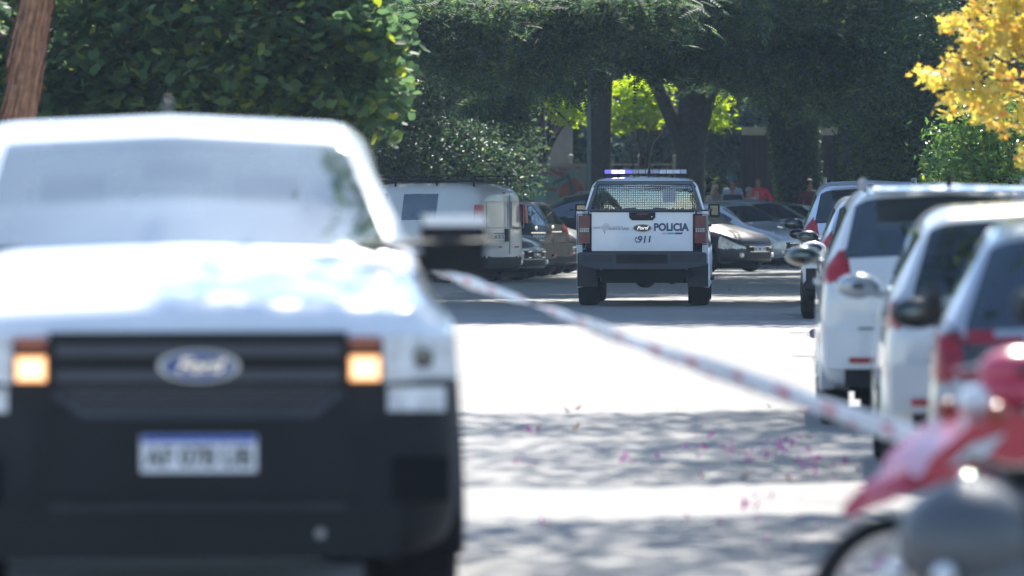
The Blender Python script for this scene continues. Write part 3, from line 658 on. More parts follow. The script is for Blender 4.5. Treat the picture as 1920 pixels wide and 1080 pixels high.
tcx = n.nodes.new("ShaderNodeTexCoord"); nzz = n.nodes.new("ShaderNodeTexNoise"); nzz.inputs["Scale"].default_value = 1.6; nzz.inputs["Detail"].default_value = 6
va = n.nodes.new("ShaderNodeVectorMath"); va.operation = 'ADD'; lk(n, tcx.outputs["Object"], nzz.inputs["Vector"]); lk(n, tcx.outputs["Object"], va.inputs[0]); lk(n, nzz.outputs[1], va.inputs[1]); lk(n, va.outputs[0], vo.inputs["Vector"])
cr_ = n.nodes.new("ShaderNodeValToRGB"); cr_.color_ramp.elements[0].position = .0; cr_.color_ramp.elements[0].color = (.72, .72, .72, 1); cr_.color_ramp.elements[1].position = .018; cr_.color_ramp.elements[1].color = (1, 1, 1, 1); lk(n, vo.outputs[0], cr_.inputs[0])
pb = n.nodes["Principled BSDF"]; src = pb.inputs["Base Color"].links[0].from_socket; mxx = n.nodes.new("ShaderNodeMix"); mxx.data_type = 'RGBA'; mxx.blend_type = 'MULTIPLY'; mxx.inputs[0].default_value = 1
lk(n, src, mxx.inputs[6]); lk(n, cr_.outputs[0], mxx.inputs[7]); lk(n, mxx.outputs[2], pb.inputs["Base Color"])
concrete = ground_material("concrete", (.34, .33, .31), (.24, .235, .22), (.8, .8, .8), 1.1)
bpy.context.view_layer.update()
EXT = (-130, 130, -40, 330)
gr = npmesh('ground', [(EXT[0], EXT[2], -.03), (EXT[1], EXT[2], -.03), (EXT[1], EXT[3], -.03), (EXT[0], EXT[3], -.03)], [(0, 1, 2, 3)], soil); tag(gr, kind='structure')
RR = lambda Y: roadx(Y) + 2.75      # right kerb line
RL = lambda Y: roadx(Y) - 9.2
ys = list(range(-40, 142, 3))
strip('road', ys, RL, RR, .0, asphalt)
strip('kerb', ys, RR, lambda Y: RR(Y) + .16, .14, concrete)
kb = MB()
for a, b in zip(ys[:-1], ys[1:]): kb.add([(RR(a), a, -.02), (RR(b), b, -.02), (RR(b), b, .14), (RR(a), a, .14)], [(0, 1, 2, 3)])
tag(kb.build('kerb_face', concrete), kind='structure')
strip('sidewalk', ys, lambda Y: RR(Y) + .16, lambda Y: RR(Y) + 2.6, .132, concrete)
strip('park_ground', [140.5, 141, 143, 150, 165, 185, 240], lambda Y: -60, lambda Y: 60, lambda Y, t: (.0 if Y < 140.8 else (.15 if Y < 142 else (.25 if Y < 160 else .4))), soil)

# ================================================================== CARS
white = paint('white', (.74, .76, .80), rough=.22)
white2 = paint('offwhite', (.60, .61, .63)); silver = paint('silver', (.38, .405, .44), metal=.4, rough=.30); pale = paint('palesilver', (.44, .47, .51), metal=.25, rough=.3); silver2 = paint('silver_blue', (.42, .48, .56), metal=.5, rough=.3)
grey = paint('grey', (.20, .21, .225), metal=.5); black = paint('black', (.018, .019, .022)); navy = paint('navy', (.02, .028, .045)); vanw = paint('van', (.58, .60, .64), rough=.4)
brown = paint('browngrey', (.035, .030, .031)); darkgreen = paint('greengrey', (.17, .19, .18), metal=.4)

# near pickup: faces the camera
pickup('white pickup truck facing the camera in the foreground with black bumper and lit amber lamps', -1.11 - math.sin(R(5.4)) * 2.675, 22.77, R(180) + R(5.4), white).scale = (1.025, 1, 1)
pickup('white police pickup truck with blue light bar, seen from behind on the road', 2.0, 84.75, R(-2.6), white, police=True)

HR = R(-2.6)
def right_car(Yrear, xl, st, yaw=-2.6, **k):
    HR = R(yaw)
    """parked along the right kerb, facing away; Yrear = depth of the tail, xl = x of its left flank there"""
    L = st[-1][0]; wd = st[5][2]
    X = xl + wd - math.sin(HR) * L / 2 * 1; Y = Yrear + L / 2
    return car(st=st, X=X, Y=Y, heading=HR, face='rear', group='cars parked along the right kerb', **k)
right_car(24.0, 1.74, HATCH, yaw=-5.5, mirror=black, kind='hatch', label='silver hatchback nearest the camera in the right row, red wraparound tail light', cat='car', body=silver, platetxt='AD 512 KT', lamp='wide', tint=.18)
right_car(30.6, 1.99, HATCH, kind='hatch', label='white hatchback second in the right row, ahead of the nearest silver one', cat='car', body=pale, platetxt='AC 294 HP', lamp='slim', zs=1.03, mirror=pale)
right_car(38.6, 2.08, SUV, kind='suv', label='white crossover with roof rails and roof antenna, third in the right row', cat='car', body=paint('softwhite', (.62, .64, .68)), platetxt='AE 733 LM', lamp='tall', mirror=darkgreen, rails=True, spoiler=True, tint=.2, antenna=True)
right_car(46.6, 2.80, HATCH, kind='hatch', label='dark green hatchback fourth in the right row, half hidden by the white crossover', cat='car', body=darkgreen, lamp='block', zs=1.0, mirror=darkgreen)
right_car(54.6, 3.0, HATCH, kind='hatch', label='cream white hatchback fifth in the right row with white topped mirror', cat='car', body=white2, lamp='block', zs=1.04, mirror=white)
right_car(64.2, 3.45, SUV, kind='suv', label='silver blue crossover sixth in the right row, in front of the tall van-like one', cat='car', body=silver2, lamp='tall', zs=.97, mirror=black)
right_car(73.2, 3.72, SUV, kind='suv', label='tall pale blue sport utility vehicle with rear spoiler near the shade edge', cat='car', body=paint('paleblue', (.55, .63, .74), metal=.3), lamp='tall', zs=1.08, rails=True, spoiler=True, mirror=black, trimbody=True)
right_car(83.6, 4.30, HATCH, kind='hatch', label='black hatchback at the far end of the right row in tree shade', cat='car', body=black, lamp='block', zs=1.0)

def rowcar(px, Y, deg, st, **k):
    """deg: heading measured from +y, clockwise positive"""
    return car(st=st, X=(px - 960) / FPX * Y, Y=Y, heading=-R(deg), group='cars parked at an angle along the shaded kerb', **k)
# white van, nose to the kerb on the left
v = rowcar(765, 106.8, -60, VAN, kind='van', label='white panel van with roof rack and grey lower trim, parked nose in at left', cat='van', name='parked_van', body=vanw, zs=1.03, face='rear', platetxt='AB 337 CL', lamp='none', trimbody=True, tint=.35, front_axle=.85, rear_axle=3.45, wr=.31)
vy0 = VAN[-1][0] / 2
for s in (-1, 1): MB().box((s * .80, -vy0 + .075, 1.28), (.10, .20, .34), taper=.8).build('tail_light', M('red_lens'), v, bevel=.03)
MB().box((0, -vy0 + .03, 1.66), (.11, .05, .045)).build('brake_light', M('red_lens'), v, bevel=.01)
sm = MB()
sm.box((.17, -vy0 - .018, 1.08), (.010, .02, 1.10))
for (xc, wd) in ((-.30, .78), (.46, .46)):
    for (a, b, c, d) in ((xc, 1.50, wd, .010), (xc, 1.02, wd, .010)): sm.box((a, -vy0 - .018, b), (c, .016, d))
    for sx in (-1, 1): sm.box((xc + sx * wd / 2, -vy0 - .018, 1.26), (.010, .016, .48))
sm.build('door_seam', mat('seam', (.38, .39, .41), .8), v, smooth=False)
MB().box((.04, -vy0 - .03, .88), (.12, .02, .24)).build('door_handle', M('black'), v, bevel=.03)
text('model_lettering', 'Kangoo', M('letter_grey'), v, (.42, -vy0 - .03, 1.02), .10, bold=.003)
for x in (-.2, .42): MB().box((x, -vy0 - .03, .66), (.12, .012, .03)).build('reflector', M('red_lens'), v)
rk = MB()
for s in (-1, 1):
    rk.tube([(s * .62, 1.0, 1.90), (s * .62, -1.95, 1.90)], .022, 8); rk.tube([(s * .62, 1.0, 1.98), (s * .62, -1.95, 1.98)], .014, 8)
    for yy in (.8, -.1, -1.0, -1.8): rk.tube([(s * .62, yy, 1.78), (s * .62, yy, 1.98)], .02, 8)
for yy in np.linspace(1.0, -1.95, 9): rk.box((0, yy, 1.905), (1.24, .05, .02))
rk.build('roof_rack', M('black'), v)

rowcar(829, 108.6, 118, HATCH, kind='hatch', label='grey sedan front with chrome grille poking out beyond the white van', cat='car', body=grey, face='front', platetxt='KIV 482', old=True, zs=.98)
rowcar(842, 111.2, -58, HATCH, kind='hatch', label='black hatchback parked nose in, tail towards the road next to the van', cat='car', body=black, face='rear', platetxt='AG 615 RO', zs=1.04, lamp='block', spoiler=True)
rowcar(878, 114.8, -58, HATCH, kind='hatch', label='brown grey hatchback tail between the black hatchback and the black front', cat='car', body=brown, face='rear', zs=1.04, lamp='block')
rowcar(908, 117.0, 122, HATCH, kind='hatch', label='black hatchback facing the road, left of the police truck', cat='car', body=black, face='front', platetxt='AA 590 WN', zs=1.0)
rowcar(937, 120.2, 124, HATCH, kind='hatch', label='grey green hatchback with reflective windshield behind the police truck tail', cat='car', body=darkgreen, face='front', zs=1.02)
car('suv', 'black tall wagon standing across, behind the row left of the police truck', 'car', (1085 - 960) / FPX * 133, 133, R(88), SUV, black, group='cars parked at an angle along the shaded kerb', zs=1.02, rails=True, lamp='tall', tint=.12)
rowcar(1283, 122.4, 130, HATCH, kind='hatch', label='black hatchback front just right of the police truck', cat='car', body=navy, face='front', platetxt='AC 801 DV', zs=.95)
rowcar(1378, 128.9, 136, HATCH, kind='hatch', label='silver hatchback front with swept headlight in the far row', cat='car', body=silver, face='front', zs=.99)
rowcar(1429, 133.0, 138, HATCH, kind='hatch', label='silver hatchback behind the swept headlight one in the far row', cat='car', body=silver2, face='front', zs=1.03)
rowcar(1484, 136.6, 138, HATCH, kind='hatch', label='dark grey car at the far row end with only its roof showing', cat='car', body=grey, face='front', zs=.99)

# ================================================================== MOTORCYCLE (red, side-on, foreground right)
def spoked_wheel(parent, y, r, name='wheel'):
    e = bpy.data.objects.new(name, None); link(e, parent); e.location = (0, y, r)
    MB().lathe([(r - .055, -.02), (r - .03, -.038), (r - .006, -.026), (r, 0), (r - .006, .026), (r - .03, .038), (r - .055, .02), (r - .055, -.02)], n=40).build('tyre', M('tyre'), e)
    MB().lathe([(r - .052, -.022), (r - .072, -.018), (r - .078, 0), (r - .072, .018), (r - .052, .022)], n=40).build('rim', M('chrome'), e)
    sp = MB()
    for k in range(24):
        q = 2 * math.pi * k / 24; q2 = q + (.35 if k % 2 else -.35)
        sp.tube([(.02 * (1 if k % 2 else -1), .035 * math.cos(q2), .035 * math.sin(q2)), (0, (r - .07) * math.cos(q), (r - .07) * math.sin(q))], .0018, 4)
    sp.build('spoke', M('chrome'), e); MB().cyl((-.06, 0, 0), (.06, 0, 0), .05, 16).build('hub', M('steel'), e)
    return e
def motorcycle(X, Y, heading):
    red = mat('paint_red', (.42, .012, .045), .22, vary=.05, coat=.9); pink = mat('paint_red2', (.46, .03, .08), .3, vary=.1, coat=.6)  # cowl is a slightly pinker red than the body
    m = empty('motorcycle', (X, Y, 0), heading, 'red motorcycle with pinkish red cowl and chrome headlight at the right edge', 'motorcycle')
    yf = .62; r = .29
    spoked_wheel(m, yf, r); spoked_wheel(m, -.62, r)
    fk = MB()
    for s in (-1, 1): fk.tube([(s * .085, yf, r), (s * .085, yf - .30, .82)], [.022, .02], 10)
    fk.build('fork', M('steel'), m)
    # front mudguard: arched channel with a pointed tip
    vs = []; fs = []; N = 16
    for i in range(N + 1):
        u = i / N; q = R(60 + 85 * u); rr = r + .055 + .10 * min(1, u * 2.2) - .05 * max(0, u - .5); wv = .075 * (0.25 + .75 * min(1, i / 5))
        for (xx, dz) in ((-wv, -.06 * min(1, .3 + u * 3)), (-wv * .8, .0), (0, .018), (wv * .8, .0), (wv, -.06 * min(1, .3 + u * 3))):
            vs.append((xx, yf + (rr + dz) * math.cos(q), r + (rr + dz) * math.sin(q)))
    for i in range(N):
        for k in range(4): a = i * 5 + k; fs.append((a, a + 1, a + 6, a + 5))
    MB().add(vs, fs).build('front_mudguard', red, m)
    # leg shield wings sweeping up from the mudguard to the steering head
    for s in (-1, 1):
        poly = [(yf - .01, .70), (yf - .05, .765), (yf - .18, .86), (yf - .34, .905), (yf - .42, .87), (yf - .60, .62), (yf - .66, .38), (yf - .58, .34), (yf - .48, .52), (yf - .34, .74), (yf - .24, .725), (yf - .10, .69)]
        if s > 0: MB().prism(poly, -.15, .15, 'X').build('leg_shield', red, m, bevel=.04, seg=4)
        MB().prism([(yf - .10, .735), (yf - .18, .80), (yf - .30, .835), (yf - .24, .77)], s * .149, s * .156, 'X').build('side_decal', M('palegrey'), m, bevel=.004)
    # headlight cowl and lamp
    MB().ell((0, yf - .42, 1.02), (.11, .13, .075), n=20, m=12).ell((0, yf - .38, .96), (.10, .10, .065), n=16, m=8).build('headlight_cowl', pink, m)
    MB().lathe([(0, .05), (.03, .042), (.045, .01), (.050, -.03), (.052, -.04)], c=(0, yf - .265, .93), axis='Y', n=24).build('headlight', M('clear_lens'), m)
    for s in (-1, 1): MB().ell((s * .17, yf - .26, .90), (.04, .045, .03)).build('indicator', M('amber_off'), m)
    hb = MB().tube([(-.36, yf - .50, 1.05), (-.20, yf - .40, 1.04), (0, yf - .36, 1.0), (.20, yf - .40, 1.04), (.36, yf - .50, 1.05)], .014, 10)
    hb.build('handlebar', M('black'), m)
    for s in (-1, 1):
        MB().tube([(s * .27, yf - .455, 1.045), (s * .38, yf - .525, 1.05)], .022, 10).build('grip', M('black'), m)
        MB().tube([(s * .22, yf - .44, 1.05), (s * .30, yf - .36, 1.12), (s * .33, yf - .30, 1.18)], .007, 6).build('mirror_stem', M('black'), m)
        mm = MB().ell((s * .33, yf - .28, 1.225), (.075, .028, .052), n=16, m=10).build('mirror', M('black'), m)
        MB().ell((s * .33, yf - .303, 1.225), (.062, .01, .042), n=16, m=8).build('mirror_glass', M('mirror_glass'), mm)
        MB().tube([(s * .20, yf - .43, 1.04), (s * .36, yf - .38, 1.01)], .007, 6).build('lever', M('steel'), m)
    MB().tube([(0, yf - .36, .95), (0, yf - .55, .60), (0, -.1, .50), (0, -.5, .60)], [.05, .06, .055, .04], 12).build('frame', M('black'), m)
    MB().box((0, .10, .36), (.22, .34, .24)).lathe([(0, -.14), (.11, -.13), (.12, 0), (.11, .13), (0, .14)], c=(0, .02, .33), axis='X', n=20).build('engine', M('steel'), m, bevel=.02)
    for k in range(6): pass
    MB().box((0, .02, .72), (.24, .34, .22)).build('centre_cover', M('black'), m, bevel=.06, seg=3)
    MB().box((0, -.42, .79), (.25, .75, .10)).build('seat', M('seat'), m, bevel=.045, seg=3)
    MB().box((0, -.60, .66), (.20, .55, .14), rot=(R(8), 0, 0)).build('tail_panel', red, m, bevel=.05, seg=3)
    MB().box((0, -.90, .74), (.14, .05, .09)).build('tail_light', M('red_lens'), m, bevel=.015)
    MB().tube([(.16, .1, .26), (.17, -.4, .27), (.18, -.85, .36)], [.022, .045, .045], 14).build('exhaust', M('chrome'), m)
    MB().tube([(.0, .02, .22), (.14, .0, .02)], .012, 6).build('side_stand', M('steel'), m)
    return m
mc_h = math.atan2(.93, -.37)      # heading vector (-.93, -.37)
motorcycle(1.18 + .93 * .62, 17.5 + .37 * .62, mc_h)

def scooter(X, Y, heading):
    g = mat('paint_grey_gloss', (.075, .085, .10), .55, metal=.2, vary=.06, coat=.2)
    m = empty('scooter', (X, Y, 0), heading, 'grey scooter with rounded front apron in the bottom right corner', 'scooter')
    yf = .60; r = .24
    for yy in (yf, -.62): wheel(m, 0, yy, r, .10, 1, M('rim'))
    MB().ell((0, yf - .13, .64), (.18, .19, .165), n=28, m=18).ell((0, yf - .16, .50), (.175, .17, .28), n=28, m=14).build('front_apron', g, m)
    MB().ell((0, yf + .0, .40), (.085, .27, .10), n=18, m=10).build('front_mudguard', g, m)
    for s in (-1, 1): MB().ell((s * .10, yf + .04, .56), (.035, .03, .03)).build('headlight', M('clear_lens'), m)
    MB().box((0, yf - .30, .55), (.40, .04, .50), rot=(R(12), 0, 0)).build('leg_shield', g, m, bevel=.02)
    MB().box((0, .05, .30), (.34, .50, .07)).build('floorboard', M('black'), m, bevel=.02)
    MB().box((0, -.45, .48), (.34, .70, .36)).build('body', g, m, bevel=.10, seg=4)
    MB().box((0, -.42, .72), (.28, .66, .11)).build('seat', M('seat'), m, bevel=.045, seg=3)
    MB().tube([(0, yf, r), (0, yf - .22, .78)], .035, 12).build('steering_column', M('black'), m)
    MB().ell((0, yf - .36, .80), (.08, .06, .04)).tube([(-.30, yf - .42, .84), (0, yf - .30, .82), (.30, yf - .42, .84)], .016, 10).build('handlebar', M('black'), m)
    for s in (-1, 1): MB().ell((s * .24, yf - .36, .78), (.028, .028, .028)).build('indicator', M('chrome'), m)
    MB().box((0, -.84, .56), (.16, .04, .07)).build('tail_light', M('red_lens'), m, bevel=.01)
    return m
scooter(1.585, 15.5, R(180 - 52))

# ================================================================== BARRIER TAPE
A = Vector((-.95, 32.6, 1.35)); B = at(1765, 838, 18.25)
post = empty('barrier_post', (A.x, A.y, 0), 0, 'thin steel post behind the near pickup holding the barrier tape', 'post')
MB().tube([(0, 0, .03), (0, 0, 1.41)], .022, 12).build('pole', M('steel'), post); MB().lathe([(0, .05), (.06, .045), (.19, .02), (.19, 0), (0, 0)], axis='Z', n=24).build('base', M('black'), post)
N = 150; V = []; F = []; mi = []
for i in range(N + 1):
    t = i / N; p = A.lerp(B, t); p.z -= .03 * 4 * t * (1 - t) * .6; p.z += .005 * math.sin(t * 17) * math.sin(math.pi * t); hwf = 1
    hw = .037; tw = R(10) + R(55) * math.exp(-((t - .45) / .22) ** 2) + R(16) * math.sin(t * 31) + R(9) * math.sin(t * 73)
    up = Vector((0, math.sin(tw), math.cos(tw)))
    for k in range(5): V.append(p + up * hw * (k / 2 - 1) * -1)
for i in range(N):
    for k in range(4):
        a = i * 5 + k; F.append((a, a + 1, a + 6, a + 5)); ph = (i + (i // 13) * 2) % 10
        mi.append(1 if (k == 1 and ph in (1, 2, 3)) or (k == 2 and ph in (2, 3)) or (k == 3 and ph == 6) else 0)
tp = npmesh('barrier_tape', V, F, None, smooth=True, midx=mi, mats=[mat('tape_white', (.72, .73, .76), .45, vary=.05), mat('tape_red', (.60, .10, .15), .45, vary=.05)])
tag(tp, 'red and white plastic barrier tape strung from behind the pickup to the motorcycle', 'barrier tape')
mod = tp.modifiers.new('th', 'SOLIDIFY'); mod.thickness = .0006

# ================================================================== FOLIAGE
def rotmats(n, up=(0, 0, 1), spread=.6, droop=0.0):
    nrm = np.tile(np.array(up, float), (n, 1)) + rng.normal(0, spread, (n, 3)); nrm /= np.linalg.norm(nrm, axis=1)[:, None]
    d = rng.normal(0, 1, (n, 3)); d[:, 2] -= droop; d -= nrm * (d * nrm).sum(1)[:, None]; d /= np.linalg.norm(d, axis=1)[:, None] + 1e-9
    s = np.cross(nrm, d); return np.stack([s, d, nrm], axis=2)      # columns: side, length, normal
def tmpl_leaf(w=.5, L=1.0, fold=.12):
    V = np.array([(0, 0, 0), (-w * .5, L * .3, fold), (-w * .42, L * .7, fold), (0, L, 0), (w * .42, L * .7, fold), (w * .5, L * .3, fold)])
    return V, np.array([(0, 3, 2, 1), (0, 5, 4, 3)])
def tmpl_round():
    V = np.array([(0, .08, 0), (-.30, -.04, .08), (-.48, .30, .12), (-.40, .72, .08), (-.16, .98, .02), (0, .84, 0), (.16, .98, .02), (.40, .72, .08), (.48, .30, .12), (.30, -.04, .08)])
    return V, np.array([(0, 5, 4, 3), (0, 3, 2, 1), (0, 7, 6, 5), (0, 9, 8, 7)])
def tmpl_star():
    V = [(0, 0, 0)]
    for k in range(11):
        q = R(-160 + 32 * k) + R(90); rr = (.95 if k % 2 else .42) if k not in (0, 10) else .3; V.append((rr * math.cos(q) * .8, .3 + rr * math.sin(q) * .8, .06 * (k % 2)))
    return np.array(V), np.array([(0, k, k + 1, k + 2) for k in range(1, 10, 2)])
def tmpl_pinnate(n=8, lw=.10, ll=.26):
    V = []; F = []
    for i in range(n):
        y = .12 + .88 * i / n; l = ll * (1 - .5 * abs(i / n - .4)); dz = -.25 * (y ** 2)
        for s in (-1, 1):
            o = len(V); V += [(0, y, dz), (s * l * .5, y + lw * .55, dz - .03), (s * l, y + lw * .35, dz - .07), (s * l * .5, y - lw * .45, dz - .03)]
            F.append((o, o + 1, o + 2, o + 3) if s < 0 else (o, o + 3, o + 2, o + 1))
    return np.array(V), np.array(F)
T_LEAF, T_ROUND, T_STAR, T_PIN = tmpl_leaf(.42), tmpl_round(), tmpl_star(), tmpl_pinnate()
def leaves(name, m, parent, P, size, T, spread=.6, droop=0.0, up=(0, 0, 1), jit=.3):
    V0, F0 = T; n = len(P); Rm = rotmats(n, up, spread, droop); sz = size * (1 + rng.uniform(-jit, jit, n))
    V = np.einsum('nij,kj->nki', Rm, V0) * sz[:, None, None] + P[:, None, :]
    F = (F0[None] + (np.arange(n) * len(V0))[:, None, None]).reshape(-1, F0.shape[1])
    return npmesh(name, V.reshape(-1, 3), F, m, parent)
def clump_pts(c, rad, nclump, per, rc, shell=.5, flat=.55, keep=None):
    d = rng.normal(0, 1, (nclump, 3)); d /= np.linalg.norm(d, axis=1)[:, None]
    r = (shell + (1 - shell) * rng.random(nclump)) ** .6
    C = np.array(c) + d * r[:, None] * np.array(rad)
    if keep is not None: C = C[keep(C)]
    P = np.repeat(C, per, 0) + rng.normal(0, 1, (len(C) * per, 3)) * np.array([rc, rc, rc * flat])
    return C, P
def trunk_mesh(parent, base, top, r0, r1, m, limbs=(), name='trunk', wob=.12, flare=1.35, n=14):
    b = Vector(base); t = Vector(top); L = (t - b).length; mb = MB(); pts = []; rs = []
    k = 10
    for i in range(k + 1):
        u = i / k; p = b.lerp(t, u) + Vector((math.sin(u * 5 + b.x) * wob * u, math.cos(u * 4 + b.y) * wob * u, 0)); pts.append(p)
        rs.append((r0 * (1 - u) + r1 * u) * (1 + (flare - 1) * math.exp(-u * L / .6)))
    mb.tube(pts, rs, n)
    for (u, e, r) in limbs:
        s = pts[min(k, int(u * k))]; e = Vector(e); mid = s.lerp(e, .5) + Vector((0, 0, .12 * (e - s).length)); mb.tube([s, s.lerp(mid, .5) + Vector((0, 0, .05)), mid, e.lerp(mid, .4), e], [r, r * .85, r * .62, r * .4, r * .16], 8)
    o = mb.build(name, m, parent); return o
bark = mat('bark', (.075, .062, .052), .95, vary=.35, scale=9, bump=.8)
bark_dark = mat('bark_dark', (.045, .040, .036), .95, vary=.35, scale=9, bump=.8)
LM = {
 'orchid': leafmat('orchid_leaf', (.042, .078, .040), (.070, .120, .052), (.19, .23, .04), .52, .16, .55),  # third tone paints backlit yellow-green leaves into the crown
 'locust': leafmat('locust_leaf', (.036, .066, .042), (.060, .100, .056), (.15, .19, .04), .45, .12, .6),  # last colour stands in for leaves with sun behind them
 'gloss': leafmat('glossy_leaf', (.024, .046, .028), (.045, .080, .042), (.10, .15, .03), .30, .16, .45),
 'bright': leafmat('bright_leaf', (.06, .12, .035), (.10, .18, .05), (.20, .22, .04), .40, .5, .3),
 'yellow': leafmat('yellow_leaf', (.40, .37, .10), (.52, .41, .11), (.55, .26, .10), .38, .2, .5, hue=.5),
 'lime': leafmat('lime_leaf', (.20, .30, .03), (.30, .38, .05), None, .55, .3, .5),
 'wood': leafmat('wood_leaf', (.032, .054, .036), (.052, .084, .048), (.12, .15, .04), .40, .1, .65),
}
def limbs_to(C, k, r, lo=.45, hi=.95):
    idx = rng.choice(len(C), min(k, len(C)), replace=False); return [(random.uniform(lo, hi), tuple(C[i]), r * random.uniform(.6, 1)) for i in idx]

# -- big broad-leaved orchid tree, upper left
t = empty('orchid_tree', (-5.3, 56.5, 0), 0, 'broad leafed tree with rounded leaves filling the upper left, sunlit tips at right', 'tree')
def W(o, par):   # keep world placement under a moved root
    o.location = (-par.location.x, -par.location.y, -par.location.z); return o
Cs = []; Ps = []
for (c, rad, nc, per, rc, sh) in (((-4.6, 56.6, 5.0), (4.2, 2.2, 2.9), 520, 34, .30, .5), ((-2.75, 55.0, 3.15), (1.75, 1.0, .95), 200, 34, .19, .4), ((-1.75, 54.8, 2.75), (.75, .6, .75), 60, 32, .14, .4), ((-4.2, 56.0, 2.3), (2.4, 1.4, .7), 190, 34, .24, .2)):
    C, P = clump_pts(c, rad, nc, int(per * .8), rc * 1.1, sh, .32); Cs.append(C); Ps.append(P)
P = np.concatenate(Ps); C = np.concatenate(Cs)
P = P[(P[:, 0] < -.98 - .30 * np.clip(P[:, 2] - 3.0, 0, 9) + .15 * rng.random(len(P)))]
W(leaves('crown', LM['orchid'], t, P, .115, T_ROUND, spread=.55, droop=.8), t)
W(trunk_mesh(t, (-5.3, 56.5, 0), (-4.6, 56.2, 4.2), .20, .09, bark, limbs_to(C, 46, .06)), t)

# -- leaning shaggy trunk, far upper left
t = empty('leaning_tree', (-4.56, 49, 0), 0, 'leaning trunk with shaggy brown fibrous bark at the top left corner', 'tree')
fib = mat('fibre_bark', (.30, .15, .085), .95, vary=.35, scale=14, bump=.8)
b0 = Vector((-4.56, 49, 0)); t0 = Vector((-3.60, 49, 6.6))
def tp_(u): return b0.lerp(t0, u)
W(trunk_mesh(t, b0, t0, .15, .11, fib, wob=.02, n=18), t)
V = []; F = []
for i in range(1100):
    u = rng.random(); c = tp_(u); q = rng.random() * 2 * math.pi; r_ = .125 + .035 * rng.random(); L = rng.uniform(.15, .55); w_ = rng.uniform(.006, .018)
    x, y = c.x + r_ * math.cos(q), c.y + r_ * math.sin(q); tx, ty = -math.sin(q) * w_, math.cos(q) * w_; o = len(V); ox = -L * .22 + rng.normal(0, .015)
    V += [(x - tx, y - ty, c.z), (x + tx, y + ty, c.z), (x + tx + ox, y + ty, c.z - L), (x - tx + ox + .004, y - ty, c.z - L)]; F.append((o, o + 1, o + 2, o + 3))
W(npmesh('bark_strip', V, np.array(F), fib, t), t)
C, P = clump_pts((-3.3, 49.5, 7.4), (2.2, 1.8, 1.2), 120, 26, .3, .3); W(leaves('crown', LM['wood'], t, P, .13, T_LEAF, .8, 1.0), t)

# -- overhanging locust trees shading the road beyond the sunlit patch
def locust(X, Y, H, crown, nfine, ncoarse, label, keep=None, lean=(0, 0), r=.33, low=None, coarse=.27):
    t = empty('locust_tree', (X, Y, 0), 0, label, 'tree', 'feathery leaved trees over the shaded road')
    (cx, cy, cz), (rx, ry, rz) = crown
    C, P = clump_pts((cx, cy, cz), (rx, ry, rz), ncoarse // 22, 22, .75, .35, .45, keep)
    W(leaves('crown', LM['locust'], t, P, coarse, T_LEAF, .7, .5), t)
    if low: 
        Pp = []
        for (c, rad, nc, per, rc) in low:
            C2, P2 = clump_pts(c, rad, int(nc * .55), int(per * 1.3), rc * 1.1, .2, .28); Pp.append(P2)
        W(leaves('hanging_foliage', LM['locust'], t, np.concatenate(Pp), .40, T_PIN, .45, .9), t)
    W(trunk_mesh(t, (X, Y, 0), (X + lean[0], Y + lean[1], H * .62), r, r * .45, bark_dark, limbs_to(C, 22, r * .36)), t)
def fp(px, py, Y): v = at(px, py, Y); return (v.x, v.y, v.z)
locust(-5.6, 88, 12, ((-1.2, 87.5, 9.2), (6.4, 7.8, 3.4)), 0, 40000, 'feathery tree whose branches hang over the road from the left', lean=(1.5, 0),
       low=[(fp(860, 60, 93), (1.1, 1.6, .75), 70, 26, .26), (fp(1010, 90, 96), (1.0, 1.6, .65), 60, 26, .24), (fp(1130, 20, 95), (1.6, 1.6, .5), 60, 26, .26), (fp(1010, 20, 94), (2.4, 1.6, .35), 70, 24, .26)])
locust(9.0, 86, 12, ((5.4, 87, 9.6), (6.4, 8.2, 3.6)), 0, 42000, 'feathery tree leaning over the road from behind the right row of cars', lean=(-1.6, 0),
       low=[(fp(1330, 70, 102), (1.7, 2.0, .95), 110, 24, .3), (fp(1480, 60, 104), (1.8, 2.0, 1.1), 120, 24, .3), (fp(1640, 70, 103), (1.5, 2.0, 1.0), 110, 24, .28), (fp(1240, 20, 100), (2.0, 2.0, .5), 70, 24, .3), (fp(1050, 135, 100), (.5, 1, .35), 26, 22, .2), (fp(925, 165, 104), (.6, 1, .6), 34, 22, .22), (fp(1560, 150, 106), (1.4, 1.6, .7), 60, 24, .26)])
locust(-6.0, 112, 14, ((-2.0, 110, 9.4), (8.0, 11, 4.0)), 0, 46000, 'far left tree beside the parked van, crown joining the shaded canopy', lean=(1, 0),
       low=[(fp(800, 40, 116), (1.6, 2, .9), 70, 24, .3), (fp(900, 120, 118), (1.4, 2, .8), 70, 24, .3), (fp(930, 30, 116), (2.4, 2, .8), 80, 24, .3)])
locust(11.0, 112, 14, ((7.0, 111, 9.8), (8.0, 11, 4.2)), 0, 46000, 'far right tree behind the dark shrubs, crown joining the shaded canopy', lean=(-1, 0),
       low=[(fp(1400, 110, 120), (2.2, 2, .9), 90, 24, .32), (fp(1580, 110, 122), (2.0, 2, 1.2), 100, 24, .32), (fp(1720, 60, 118), (1.4, 2, 1.2), 70, 24, .3)])

